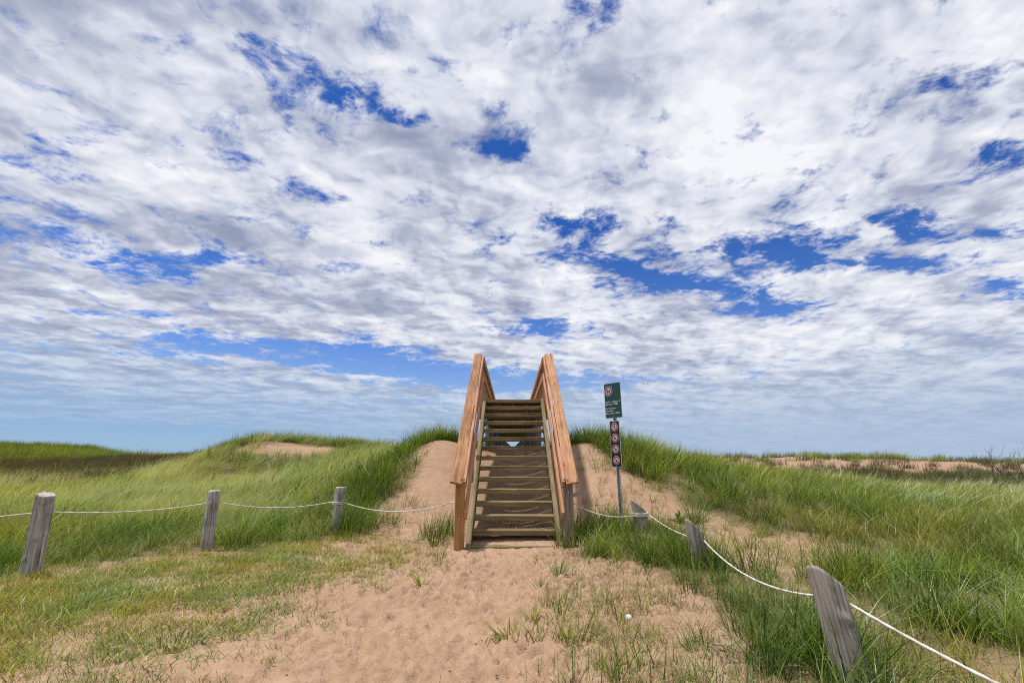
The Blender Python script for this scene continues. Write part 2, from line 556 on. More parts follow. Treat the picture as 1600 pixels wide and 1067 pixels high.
def tall_density(x, y):
    l = sm(-.12, .22, seg_poly(TL, x, y) + (fbm(x * 1.1, y * 1.1, 3, 1) - .5) * .8)
    r = sm(-.15, .35, seg_poly(TR, x, y) + (fbm(x * 1.0, y * 1.0, 3, 4) - .5) * 1.1)
    c = sm(-.10, .20, seg_poly(DC, x, y) + (fbm(x * 2, y * 2, 3, 6) - .5) * .6)
    # sandy openings
    holes = sm(.56, .66, fbm(x * .55 + 7, y * .55, 3, 8)) * 0.75
    for hx, hy, rx, ry, am in [(3.1, 6.6, .5, .3, .8), (3.6, 7.0, .3, .25, .6), (2.75, 4.3, .35, .6, .85), (2.2, 3.0, .3, .4, .5), (3.0, 3.3, .35, .5, .8), (4.7, 6.2, .5, .4, .6),
                               (-8.9, 21.0, 2.9, 1.2, 1.2), (-11.3, 21.2, 1.0, .5, .8), (3.1, 9.7, .5, .5, .7), (4.2, 5.2, .3, .3, .6)]:
        holes = np.maximum(holes, am * np.exp(-(((x - hx) / rx) ** 2 + ((y - hy) / ry) ** 2) ** 1.5))
    left_hole = np.where(x < 0, np.where(y < 19, 0.12, 1.0), np.where(y < 16, .75, 1.0))
    h = holes * left_hole
    h = np.where((x > -13) & (x < -6.5) & (y > 19.5) & (y < 22.6), np.maximum(h, holes), h)
    d = np.maximum(np.maximum(l, r) * (1 - np.clip(h, 0, 1)), c)
    # the far dunes on the right are mostly sand
    fs = sm(15.5, 18.5, y + (fbm(x * .3, y * .3, 2, 2) - .5) * 4) * sm(5, 8, x)
    return d * (1 - .86 * fs)


veg = tall_density(GX, GY)
lawn_g = sm(-.3, 2.4, seg_poly(LAWN, GX, GY) + (fbm(GX * .8, GY * .8, 3, 5) - .5) * 1.2)
nv = GX.size
ny, nx = GX.shape
me = bpy.data.meshes.new('ground')
co = np.stack([GX, GY, GZ], -1).reshape(-1, 3).astype(np.float32)
idx = np.arange(nv).reshape(ny, nx)
q = np.stack([idx[:-1, :-1], idx[:-1, 1:], idx[1:, 1:], idx[1:, :-1]], -1).reshape(-1, 4)
me.vertices.add(nv)
me.vertices.foreach_set('co', co.ravel())
me.loops.add(q.size)
me.loops.foreach_set('vertex_index', q.ravel().astype(np.int32))
me.polygons.add(len(q))
me.polygons.foreach_set('loop_start', (np.arange(len(q)) * 4).astype(np.int32))
me.polygons.foreach_set('loop_total', np.full(len(q), 4, np.int32))
me.polygons.foreach_set('use_smooth', np.ones(len(q), bool))
me.update(calc_edges=True)
for nm, arr in (('veg', veg), ('lawn', lawn_g)):
    at = me.attributes.new(nm, 'FLOAT', 'POINT')
    at.data.foreach_set('value', arr.ravel().astype(np.float32))

m, t, b, o = material('dune_sand')
geo = t.new('ShaderNodeNewGeometry')
pos = geo.outputs['Position']
big = t.noise(pos, 0.9, 4, 0.55)
mid = t.noise(pos, 7, 6, 0.6)
fin = t.noise(pos, 90, 4, 0.7)
grit = t.noise(pos, 420, 2, 0.6)
col = t.ramp(t.math('ADD', t.math('MULTIPLY', big, .4), t.math('MULTIPLY', mid, .6)),
             [(0.30, (.245, .148, .096)), (0.5, (.335, .215, .144)), (0.7, (.42, .285, .20))])
col = t.mix(t.map(fin, 0.30, 0.72, 0.0, 0.45), col, (.56, .37, .24, 1))
col = t.mix(t.map(grit, 0.60, 0.74, 0.0, 0.45, True), col, (.16, .095, .06, 1))
lit = t.noise(t.vec('MULTIPLY', pos, (30, 60, 30)), 1.0, 4, 0.7)          # bits of straw and dead leaf
va = t.new('ShaderNodeAttribute', attribute_name='veg')
la = t.new('ShaderNodeAttribute', attribute_name='lawn')
col = t.mix(t.math('MULTIPLY', t.map(lit, 0.52, 0.62, 0, 1, True), t.math('ADD', t.math('MULTIPLY', la.outputs['Fac'], .35), .06)), col, (.15, .105, .055, 1))
col = t.mix(t.math('MULTIPLY', va.outputs['Fac'], t.map(lit, 0.35, 0.55, 0.35, 0.9)), col, (.085, .085, .03, 1))
t.l.new(col, b.inputs['Base Color'])
b.inputs['Roughness'].default_value = 0.95
b.inputs['Specular IOR Level'].default_value = 0.15
bp = t.new('ShaderNodeBump')
bp.inputs['Strength'].default_value = 0.75
bp.inputs['Distance'].default_value = 0.03
hh = t.math('ADD', t.math('MULTIPLY', t.noise(pos, 16, 6, 0.62), 0.8), t.math('MULTIPLY', t.noise(pos, 60, 4, 0.6), 0.35))
hh = t.math('ADD', hh, t.math('MULTIPLY', grit, 0.06))
t.l.new(hh, bp.inputs['Height'])
t.l.new(bp.outputs[0], b.inputs['Normal'])
M_SAND = m
me.materials.append(M_SAND)
go = bpy.data.objects.new('ground', me)
C.objects.link(go)
go['kind'] = 'structure'
go['label'] = 'pinkish tan dune sand with footprints leading to the stairs'

# sea out to the horizon
sm_ = bpy.data.meshes.new('sea')
sm_.from_pydata([(-15000, 70, -2.4), (15000, 70, -2.4), (15000, 26000, -2.4), (-15000, 26000, -2.4)], [], [(0, 1, 2, 3)])
m, t, b, o = material('sea_water')
b.inputs['Base Color'].default_value = (.030, .085, .14, 1)
b.inputs['Roughness'].default_value = 0.35
geo = t.new('ShaderNodeNewGeometry')
bp = t.new('ShaderNodeBump')
bp.inputs['Strength'].default_value = 0.6
bp.inputs['Distance'].default_value = 0.4
t.l.new(t.noise(geo.outputs['Position'], .25, 6, .6), bp.inputs['Height'])
t.l.new(bp.outputs[0], b.inputs['Normal'])
sm_.materials.append(m)
sea = bpy.data.objects.new('sea', sm_)
C.objects.link(sea)
sea['kind'] = 'structure'
sea['label'] = 'thin strip of blue sea on the horizon'


# ------------------------------------------------------------------ object helpers
def tag(o, label=None, cat=None, group=None, kind=None):
    if label:
        o['label'] = label
    if cat:
        o['category'] = cat
    if group:
        o['group'] = group
    if kind:
        o['kind'] = kind
    return o


def empty(name, loc, rz=0.0):
    o = bpy.data.objects.new(name, None)
    C.objects.link(o)
    o.location = loc
    o.rotation_euler = (0, 0, rz)
    o.empty_display_size = 0.2
    return o


def link(name, mesh, mat, parent=None, smooth=False):
    if mat:
        mesh.materials.append(mat)
    if smooth:
        mesh.polygons.foreach_set('use_smooth', [True] * len(mesh.polygons))
    o = bpy.data.objects.new(name, mesh)
    C.objects.link(o)
    if parent:
        o.parent = parent
    return o


def board(name, p0, p1, w_, h_, mat, parent=None, roll=0.0, bev=0.004, rough=0.0015):
    """a sawn board from p0 to p1, length along its own X; w_ across, h_ thick; edges eased"""
    p0, p1 = Vector(p0), Vector(p1)
    L = (p1 - p0).length
    bm = bmesh.new()
    bmesh.ops.create_cube(bm, size=1.0)
    bmesh.ops.scale(bm, vec=(L, w_, h_), verts=bm.verts)
    bmesh.ops.bevel(bm, geom=[e for e in bm.edges], offset=bev, segments=1, affect='EDGES')
    n = max(0, int(L / 0.35))
    for k in range(1, n):
        xx = -L / 2 + L * k / n
        bmesh.ops.bisect_plane(bm, geom=bm.verts[:] + bm.edges[:] + bm.faces[:], plane_co=(xx, 0, 0), plane_no=(1, 0, 0))
    for v in bm.verts:
        f = mnoise.noise_vector(Vector((v.co.x * 2.1 + p0.x * 3, v.co.y * 3 + p0.y, v.co.z * 3 + p0.z)))
        v.co += Vector((0, f.y, f.z)) * rough * 2
    me = bpy.data.meshes.new(name)
    bm.to_mesh(me)
    bm.free()
    o = link(name, me, mat, parent)
    X = (p1 - p0).normalized()
    Z = Vector((0, 0, 1))
    if abs(X.dot(Z)) > 0.95:
        Z = Vector((0, 1, 0))
    Y = Z.cross(X).normalized()
    Z = X.cross(Y)
    M = Matrix((X, Y, Z)).transposed() @ Matrix.Rotation(roll, 3, 'X')
    o.matrix_parent_inverse.identity()
    base = parent.location if parent else Vector((0, 0, 0))
    o.matrix_basis = Matrix.Translation((p0 + p1) / 2 - base) @ M.to_4x4()
    return o


def tube(name, pts, rad, mat, parent=None, seg=10, strands=0, pitch=0.05, closed_ends=True):
    pts = [Vector(p) for p in pts]
    vs, fs = [], []
    up = Vector((0, 0, 1))
    acc = 0.0
    n = len(pts)
    prevN = None
    for i, p in enumerate(pts):
        tdir = (pts[min(i + 1, n - 1)] - pts[max(i - 1, 0)]).normalized()
        if prevN is None:
            a = up if abs(tdir.z) < .9 else Vector((1, 0, 0))
            N = tdir.cross(a).normalized()
        else:
            N = (prevN - tdir * prevN.dot(tdir)).normalized()
        prevN = N
        Bv = tdir.cross(N)
        if i:
            acc += (p - pts[i - 1]).length
        r_ = rad[i] if hasattr(rad, '__len__') else rad
        for k in range(seg):
            th = 2 * math.pi * k / seg
            rr = r_
            if strands:
                rr = r_ * (1 + .17 * math.cos(strands * th + acc / pitch * 2 * math.pi))
            vs.append(p + N * math.cos(th) * rr + Bv * math.sin(th) * rr)
    for i in range(n - 1):
        for k in range(seg):
            a = i * seg + k
            b_ = i * seg + (k + 1) % seg
            fs.append((a, b_, b_ + seg, a + seg))
    if closed_ends:
        fs.append(tuple(range(seg))[::-1])
        fs.append(tuple((n - 1) * seg + k for k in range(seg)))
    me = bpy.data.meshes.new(name)
    me.from_pydata([tuple(v) for v in vs], [], fs)
    return link(name, me, mat, parent, smooth=True)


# ------------------------------------------------------------------ stairs and boardwalk
XC = 0.033
RISE, RUN, Y0, Z0 = .19, .2731, 7.96, .218
SL = RISE / RUN
st = empty('wooden_stairs', (XC, 7.65, 0.0))
tag(st, 'weathered wooden stairs with reddish cedar handrails climbing through the dune gap', 'stairs')
for i in range(-1, 14):
    y = Y0 + RUN * i
    z = Z0 + RISE * i
    dw = random.uniform(-.006, .006)
    last = i == 13
    board('tread', (XC - .685 + dw, y + .13, z - .039 - random.uniform(0, .004)), (XC + .685 + dw, y + .13, z - .039 + random.uniform(-.003, .003)), .258, .078, M_TREAT, st, rough=.003, bev=.006)
for s in (-1, 1):
    x = XC + s * .685
    # stringer: a deep plank standing on edge along the slope
    p0 = Vector((x, Y0 - .42, Z0 - .42 * SL - .15))
    p1 = Vector((x, Y0 + 13 * RUN + .10, Z0 + (13 * RUN + .10) * SL - .15))
    board('stringer', p0, p1, .075, .26, M_TREAT, st)
CAPZ = lambda y: .96 + (y - 7.53) * SL
YT = 11.62
ZT = CAPZ(YT)
DECKZ = Z0 + RISE * 13
YE = 25.0
for s in (-1, 1):
    xo = XC + s * .868 - (.0 if s > 0 else -.002)
    xin = XC + s * .725
    # sloped cap, rolled a little inwards
    board('handrail', (xo, 7.49, CAPZ(7.49)), (xo, YT, CAPZ(YT)), .184, .038, M_CEDAR, st, roll=-s * R(14), bev=.005)
    # rails fixed to the inside of the posts
    board('rail', (xin + s * .022, 7.60, CAPZ(7.60) - .10), (xin + s * .022, YT, CAPZ(YT) - .10), .044, .125, M_CEDAR2, st)
    board('rail', (xin, 7.58, CAPZ(7.58) - .53), (xin, YT, CAPZ(YT) - .53), .044, .13, M_CEDAR2, st)
    # newel and posts
    nw = M_NEWEL if s < 0 else M_GREYBROWN  # right newel is darker and greyer than the left one
    xp = XC + s * .815
    o = board('newel_post', (xp, 7.655, -.35), (xp, 7.655, CAPZ(7.655) - .045), .14, .14, nw, st, bev=.008)
    if s > 0:
        o['label'] = 'grey-brown newel post'
    for yy in (9.55, 11.5):
        board('railing_post', (xp, yy, CAPZ(yy) - 1.5), (xp, yy, CAPZ(yy) - .045), .09, .14, M_CEDAR2, st)
    # level railing along the boardwalk
    board('handrail', (xo, YT + .004, ZT), (xo, YE, ZT), .184, .038, M_CEDAR, st, roll=-s * R(3))
    for dzz in (.13, .55):
        board('rail', (xin, YT + .004, ZT - dzz), (xin, YE, ZT - dzz), .038, .13, M_CEDAR2, st)
    yy = 12.75
    while yy < YE:
        board('railing_post', (xp, yy, DECKZ - .32), (xp, yy, ZT - .03), .09, .14, M_CEDAR2, st)
        yy += 1.2
    # outer joists
    board('joist', (XC + s * .66, 11.66, DECKZ - .068 - .14), (XC + s * .66, YE, DECKZ - .068 - .14), .05, .25, M_TREAT, st)
for xx in (-.33, 0, .33):
    board('joist', (XC + xx, 11.66, DECKZ - .068 - .14), (XC + xx, YE, DECKZ - .068 - .14), .045, .24, M_TREAT, st)
y = 11.79
pm = None
while y < YE:
    if pm is None:
        o = board('plank', (XC - .76, y + .07, DECKZ - .034), (XC + .76, y + .07, DECKZ - .034), .138, .06, M_TREAT, st)
        pm = o
    else:
        o = pm.copy()
        C.objects.link(o)
        o.parent = st
        o.location.y = y + .07 - st.location.y
    y += .146
for k, yy in enumerate((12.0, 14.4, 16.8, 19.2, 21.6, 24.0)):
    for s in (-1, 1):
        g = gz(XC + s * .6, yy)
        tube('pile', [(s * .60, yy - 7.65, g - .5), (s * .60, yy - 7.65, DECKZ - .34)], .085, M_GREYPILE, st, seg=16)
        board('cross_beam', (XC - .85, yy + s * .105, DECKZ - .33), (XC + .85, yy + s * .105, DECKZ - .33), .05, .20, M_TREAT, st)
    if k in (2, 4):
        g = gz(XC, yy)
        lo = max(g + .05, .9)
        board('brace', (XC - .68, yy - .16, DECKZ - .45), (XC + .68, yy - .16, lo), .04, .13, M_GREYPILE, st)
        board('brace', (XC + .68, yy - .205, DECKZ - .45), (XC - .68, yy - .205, lo), .04, .13, M_GREYPILE, st)
# screws along the sloped caps
for s in (-1, 1):
    for k in range(9):
        yy = 7.62 + k * .48
        for dx_s in (-.045, .045):
            zz_ = CAPZ(yy) + .019 / math.cos(math.atan(SL)) - s * 0 + (s * dx_s) * math.tan(R(14)) * 1.2
            tube('screw', [(s * .868 + dx_s, yy - 7.65, zz_ - .004), (s * .868 + dx_s, yy - 7.65 - .002, zz_ + .003)], .0075, M_BARK, st, seg=8)
# bolts on the newels
for s in (-1, 1):
    for z in (.42, .80):
        tube('bolt', [(s * .815, -.078, z), (s * .815, -.068, z)], .011, M_GALV, st, seg=10)


# ------------------------------------------------------------------ rope fence posts
def log_post(name, base, top, rad, cut, label, holes=(), knots=(), square=0.0, mat=None):
    """base/top: world points of the axis; cut: slant (dx,dy) of the sawn top as height change per metre"""
    base, top = Vector(base), Vector(top)
    root = empty(name, base)
    ax = (top - base)
    L = ax.length
    sd = int(abs(base.x * 100))
    seg, rings = 36, 44
    vs, fs = [], []
    for i in range(rings + 1):
        tt = -0.25 + (L + .25) * i / rings
        for k in range(seg):
            th = 2 * math.pi * k / seg
            c_, s_ = math.cos(th), math.sin(th)
            r_ = rad * (1.04 - .08 * max(tt, 0) / L)
            if square:
                r_ *= 1 + square * (1 / (abs(c_) ** 5 + abs(s_) ** 5) ** .2 - 1)
            r_ *= 1 + .05 * mnoise.noise(Vector((c_ * 1.3, s_ * 1.3 + sd, tt * 1.6))) * 2
            r_ *= 1 + .03 * mnoise.noise(Vector((c_ * 4, s_ * 4 + sd, tt * 2.5)))
            # drying cracks
            crk = mnoise.noise(Vector((th * 1.25 + sd, 0.7, tt * .6)))
            r_ -= .016 * max(0, 1 - abs(crk) * 16) * rad / .1
            for (kt, kh, ks) in knots:
                dth = (th - kt + math.pi) % (2 * math.pi) - math.pi
                q_ = ((dth * rad) ** 2 + (tt - kh) ** 2) / (ks * ks)
                r_ += ks * .55 * math.exp(-q_)
            for (kt, kh, ks) in holes:
                dth = (th - kt + math.pi) % (2 * math.pi) - math.pi
                q_ = ((dth * rad) ** 2 + (tt - kh) ** 2) / (ks * ks)
                r_ -= ks * 1.2 * math.exp(-q_ * 1.4)
            x, y = c_ * r_, s_ * r_
            z = tt
            lim = L + cut[0] * x + cut[1] * y + .004 * mnoise.noise(Vector((x * 60, y * 60, sd)))
            f = i / rings
            if cut[0] or cut[1]:
                z = -0.25 + (lim + .25) * f
            vs.append((x, y, z))
    for i in range(rings):
        for k in range(seg):
            a = i * seg + k
            b_ = i * seg + (k + 1) % seg
            fs.append((a, b_, b_ + seg, a + seg))
    # top face with an inner ring so the end grain can be uneven
    n0 = rings * seg
    c_i = len(vs)
    ins = []
    for k in range(seg):
        x, y, z = vs[n0 + k]
        ins.append(len(vs))
        vs.append((x * .93, y * .93, z + .006 - (cut[0] * x + cut[1] * y) * .07))
    for k in range(seg):
        fs.append((n0 + k, n0 + (k + 1) % seg, ins[(k + 1) % seg], ins[k]))
    vs.append((0, 0, L + .004))
    cc = len(vs) - 1
    for k in range(seg):
        fs.append((ins[k], ins[(k + 1) % seg], cc))
    me = bpy.data.meshes.new(name)
    me.from_pydata(vs, [], fs)
    o = link('log', me, mat or M_LOG, root)
    me.polygons.foreach_set('use_smooth', [i < rings * seg for i in range(len(fs))])
    rot = ax.to_track_quat('Z', 'Y').to_matrix()
    # keep the log from twisting about its axis
    X = Vector((1, 0, 0))
    Z = ax.normalized()
    Y = Z.cross(X).normalized()
    X = Y.cross(Z)
    o.matrix_basis = Matrix((X, Y, Z)).transposed().to_4x4()
    return tag(root, label, 'post', 'weathered posts carrying the white rope')


PI = math.pi
L1 = log_post('fence_post', (-5.47, 5.95, -.02), (-5.36, 5.82, .88), .090, (-.12, 0), 'leaning grey log post at the far left of the rope fence', knots=((-1.4, .78, .03), (-.3, .5, .03), (-1.6, .22, .03)))
L2 = log_post('fence_post', (-4.37, 7.42, 0.0), (-4.36, 7.40, .835), .083, (0, 0), 'round grey post standing between the leaning one and the rope-wrapped one on the left', knots=((-1.3, .66, .028), (-.9, .4, .022)))
L3 = log_post('fence_post', (-2.93, 8.5, .02), (-2.885, 8.5, .83), .085, (.05, 0), 'short striped grey post wrapped with two turns of rope beside dark grass', knots=((-1.2, .5, .02),))
R1 = log_post('fence_post', (1.93, 7.6, .10), (1.885, 7.6, .615), .095, (-1.0, 0), 'slant-topped grey post wrapped with three turns of rope behind the sign', knots=((-.4, .42, .02),), square=.8, mat=M_LOG2)
R2 = log_post('fence_post', (2.13, 5.9, -.08), (2.09, 5.9, .535), .086, (-1.0, 0), 'slant-topped grey post half sunk in tall grass, second from the stairs on the right', knots=((-.55, .50, .03),), square=.8, mat=M_LOG2)
R3 = log_post('fence_post', (2.02, 3.24, -.1), (1.965, 3.30, .545), .080, (-.95, -.15), 'large split grey post with a knot hole nearest the camera on the right', knots=((-1.45, .43, .03), (-1.75, .60, .012), (-1.8, .52, .010)), holes=((-1.12, .40, .022),), square=.85, mat=M_LOG2)


def sag(a, b, drop, n=60):
    a, b = Vector(a), Vector(b)
    return [a.lerp(b, i / n) - Vector((0, 0, 4 * drop * (i / n) * (1 - i / n))) for i in range(n)]


def wrap(c, rad, turns, z0, z1, a0, n=24):
    out = []
    N = int(turns * n)
    for i in range(N + 1):
        f = i / N
        a = a0 + turns * 2 * PI * f
        out.append(Vector((c[0] + rad * math.cos(a), c[1] + rad * math.sin(a), z0 + (z1 - z0) * f)))
    return out


rl = []
rl += sag((-8.9, 3.4, .70), (-5.42, 5.87, .685), .10, 70)
rl += sag((-5.37, 5.87, .690), (-4.42, 7.42, .665), .055, 40)
rl += sag((-4.30, 7.42, .672), (-2.99, 8.5, .60), .085, 40)
rl += wrap((-2.905, 8.5), .098, 2.0, .595, .555, PI)
rl += sag((-2.80, 8.49, .585), (-.90, 7.70, .655), .14, 50)
rl.append(Vector((-.83, 7.69, .66)))
# smooth resample so the strands twist evenly
def resample(pts, step):
    out = [pts[0]]
    acc = 0
    for a, b in zip(pts, pts[1:]):
        d = (b - a).length
        n = max(1, int(d / step))
        for i in range(1, n + 1):
            out.append(a.lerp(b, i / n))
    return out


rope1 = tube('fence_rope', resample(rl, .02), .0078, M_ROPE, None, seg=10, strands=3, pitch=.12)
tag(rope1, 'white rope strung along the grey posts left of the stairs', 'rope')
rr = [Vector((.89, 7.69, .645))]
rr += sag((.93, 7.69, .64), (1.80, 7.56, .475), .085, 40)
rr += wrap((1.903, 7.6), .121, 3.0, .465, .52, PI)[1:]
rr += sag((2.02, 7.55, .49), (2.06, 5.93, .40), .03, 50)
rr += sag((2.17, 5.89, .40), (1.955, 3.38, .42), .13, 90)
rr += sag((2.045, 3.30, .425), (2.16, .6, .37), .09, 90)
rope2 = tube('fence_rope', resample(rr, .015), .0078, M_ROPE, None, seg=10, strands=3, pitch=.12)
tag(rope2, 'white rope strung along the slant-topped posts right of the stairs', 'rope')


# ------------------------------------------------------------------ park sign on a perforated steel post
SB = Vector((1.69, 7.95, .22))
lean = Vector((-.03, 0, 2.36))
sg = empty('park_sign', SB)
tag(sg, 'green and black park rules sign on a perforated steel post', 'sign')
YAW = R(-52)          # panels turned towards the left


def frame_point(u, v, w_=0.0):
    """u across the panel, v height above the sign's foot, w_ out of the face; all in the sign's own frame"""
    c_, s_ = math.cos(YAW), math.sin(YAW)
    ax = lean.normalized()
    return Vector((c_ * u + s_ * w_ + ax.x * v, s_ * u - c_ * w_, v))


def panel(name, u0, u1, v0, v1, w0, w1, mat, parent, r_=.012):
    pts = []
    for (cx, cy, a0) in ((u1 - r_, v1 - r_, 0), (u0 + r_, v1 - r_, 90), (u0 + r_, v0 + r_, 180), (u1 - r_, v0 + r_, 270)):
        for k in range(5):
            a = R(a0 + k * 22.5)
            pts.append((cx + r_ * math.cos(a), cy + r_ * math.sin(a)))
    n = len(pts)
    vs = [frame_point(u, v, w0) for u, v in pts] + [frame_point(u, v, w1) for u, v in pts]
    fs = [tuple(range(n))[::-1], tuple(range(n, 2 * n))] + [(i, (i + 1) % n, n + (i + 1) % n, n + i) for i in range(n)]
    me = bpy.data.meshes.new(name)
    me.from_pydata([tuple(v) for v in vs], [], fs)
    return link(name, me, mat, parent)


def disc(name, u, v, r0, r1, w_, mat, parent, seg=32):
    """flat ring (r0 inner, may be 0) standing w_ proud of the panel"""
    vs, fs = [], []
    for k in range(seg):
        a = 2 * PI * k / seg
        for rr_ in (r0, r1):
            for ww in (w_, w_ - .0012):
                vs.append(frame_point(u + rr_ * math.cos(a), v + rr_ * math.sin(a), ww))
    for k in range(seg):
        a, b_ = 4 * k, 4 * ((k + 1) % seg)
        fs.append((a, a + 2, b_ + 2, b_))
        fs.append((a + 2, a + 3, b_ + 3, b_ + 2))
        if r0 > 0:
            fs.append((a, b_, b_ + 1, a + 1))
    me = bpy.data.meshes.new(name)
    me.from_pydata([tuple(v) for v in vs], [], fs)
    return link(name, me, mat, parent)


def flat(name, polys, w_, mat, parent, u=0, v=0, s=1.0):
    """printed shapes: list of polygons / (x0,y0,x1,y1,width) strokes in units of the symbol"""
    vs, fs = [], []
    for p in polys:
        if len(p) == 5 and not hasattr(p[0], '__len__'):
            x0, y0, x1, y1, wd = p
            d = Vector((x1 - x0, y1 - y0)).normalized()
            n = Vector((-d.y, d.x)) * wd / 2
            p = [(x0 + n.x, y0 + n.y), (x0 - n.x, y0 - n.y), (x1 - n.x, y1 - n.y), (x1 + n.x, y1 + n.y)]
        i0 = len(vs)
        for (a, b_) in p:
            vs.append(tuple(frame_point(u + a * s, v + b_ * s, w_)))
        fs.append(tuple(range(i0, len(vs))))
    me = bpy.data.meshes.new(name)
    me.from_pydata(vs, [], fs)
    return link(name, me, mat, parent)


def blob(cx, cy, rx, ry, n=14):
    return [(cx + rx * math.cos(2 * PI * k / n), cy + ry * math.sin(2 * PI * k / n)) for k in range(n)]


# post: a U channel with holes down its web
pw = .032
sp = []
hole_z = [(.06 + .051 * k) for k in range(43)]
bm = bmesh.new()
prev = None
zz = -.5
levels = [-.5]
for z in hole_z:
    levels += [z - .007, z + .007]
levels.append(2.26)
def quad(bm, a, b_, c_, d):
    bm.faces.new([bm.verts.new(tuple(q_)) for q_ in (a, b_, c_, d)])
for i in range(len(levels) - 1):
    z0_, z1_ = levels[i], levels[i + 1]
    hole = (i % 2 == 1)
    for (ua, ub, wa, wb) in ((-.034, -.024, -.012, -.012), (-.024, -.018, -.012, -.038), (.018, .024, -.038, -.012), (.024, .034, -.012, -.012)):
        quad(bm, frame_point(ua, z0_, wa), frame_point(ub, z0_, wb), frame_point(ub, z1_, wb), frame_point(ua, z1_, wa))
        quad(bm, frame_point(ua, z0_, wa - .003), frame_point(ua, z1_, wa - .003), frame_point(ub, z1_, wb - .003), frame_point(ub, z0_, wb - .003))
    for (ua, ub) in (((-.018, -.006), (.006, .018)) if hole else ((-.018, .018),)):
        quad(bm, frame_point(ua, z0_, -.038), frame_point(ub, z0_, -.038), frame_point(ub, z1_, -.038), frame_point(ua, z1_, -.038))
        quad(bm, frame_point(ua, z0_, -.041), frame_point(ua, z1_, -.041), frame_point(ub, z1_, -.041), frame_point(ub, z0_, -.041))
me = bpy.data.meshes.new('steel_post')
bm.to_mesh(me)
bm.free()
link('steel_post', me, M_GALV, sg)

# upper green panel
gp = panel('sign_panel', -.185, .165, 1.72, 2.30, -.009, -.003, M_ALU, sg, .02)
gf = panel('sign_face', -.179, .159, 1.727, 2.293, -.0035, -.0015, M_GREEN, gp, .018)
cu, cv = -.090, 2.165
disc('ring', cu, cv, 0, .085, .0005, M_WHITE, gp)
disc('ring', cu, cv, .058, .078, .0022, M_RED, gp)
dog = [[(-.55, .10), (-.30, .22), (.30, .20), (.42, .55), (.62, .60), (.85, .45), (.60, .32), (.52, .05), (.42, -.10), (-.40, -.10)],
       (-.42, .02, -.52, -.62, .15), (-.28, .0, -.22, -.60, .13), (.28, .0, .22, -.62, .14), (.42, .0, .52, -.60, .13), (-.52, .12, -.80, .45, .09)]
flat('dog_symbol', dog, .0028, M_BLACK, gp, cu, cv - .005, .054)
flat('red_bar', [(-.72, .72, .72, -.72, .17)], .0036, M_RED, gp, cu, cv, .078)


def text(body, u, v, size, mat, parent):
    cu_ = bpy.data.curves.new('lettering', 'FONT')
    cu_.body = body
    cu_.size = size
    cu_.extrude = .0004
    cu_.offset = .0008
    o = bpy.data.objects.new('lettering', cu_)
    C.objects.link(o)
    dg = bpy.context.evaluated_depsgraph_get()
    me = bpy.data.meshes.new_from_object(o.evaluated_get(dg))
    bpy.data.objects.remove(o)
    bpy.data.curves.remove(cu_)
    for vtx in me.vertices:
        vtx.co = frame_point(u + vtx.co.x, v + vtx.co.y, .001 + vtx.co.z)
    me.name = 'lettering'
    me.materials.clear()
    return link('lettering', me, mat, parent)


for body, v in (('April 1 – October 15', 1.975), ('Max Fine – $2000', 1.935), ('Du 1er avril au', 1.868), ('15 octobre', 1.828), ('Max. amde – 2000 $', 1.788)):
    text(body, -.165, v, .036, M_WHITE, gp)

# lower black panel with four round prohibitions
bp_ = panel('sign_panel', -.110, .090, .945, 1.675, -.009, -.003, M_ALU, sg, .01)
bf_ = panel('sign_face', -.104, .084, .952, 1.668, -.0035, -.0015, M_BLACK, bp_, .008)
uu = -.010
fire = [[(-.10, -.35), (-.32, -.1), (-.2, .25), (-.02, .6), (.05, .2), (.25, .35), (.32, -.05), (.12, -.35)], (-.5, -.45, .5, -.62, .13), (-.5, -.62, .5, -.45, .13)]
tent = [[(-.62, -.45), (0, .55), (.62, -.45), (.22, -.45), (0, .05), (-.22, -.45)]]
bottle = [[(-.45, -.5), (-.45, .0), (-.33, .2), (-.33, .6), (-.15, .6), (-.15, .2), (-.03, .0), (-.03, -.5)], [(.15, .25), (.6, .25), (.5, -.15), (.42, -.18), (.42, -.45), (.55, -.5), (.2, -.5), (.33, -.45), (.33, -.18), (.25, -.15)]]
walk = [blob(.05, .58, .13, .13), [(-.12, .38), (.22, .38), (.18, -.1), (-.1, -.1)], (.0, -.08, -.35, -.62, .16), (.1, -.08, .38, -.6, .16), (-.1, .32, -.45, .0, .12), (.18, .32, .48, .05, .12)]
for vv, sym, nm in ((1.575, walk, 'walker_symbol'), (1.40, tent, 'tent_symbol'), (1.225, bottle, 'bottle_symbol'), (1.05, fire, 'fire_symbol')):
    disc('ring', uu, vv, 0, .070, .0005, M_WHITE, bp_)
    disc('ring', uu, vv, .046, .063, .0022, M_RED, bp_)
    flat(nm, sym, .0028, M_BLACK, bp_, uu, vv, .046)
    flat('red_bar', [(-.72, .72, .72, -.72, .15)], .0036, M_RED, bp_, uu, vv, .06)
for (u_, v_) in ((-.012, 2.245), (-.012, 1.75), (-.010, 1.655), (-.010, .965)):
    disc('bolt', u_, v_, 0, .007, .006, M_GALV, sg, 10)


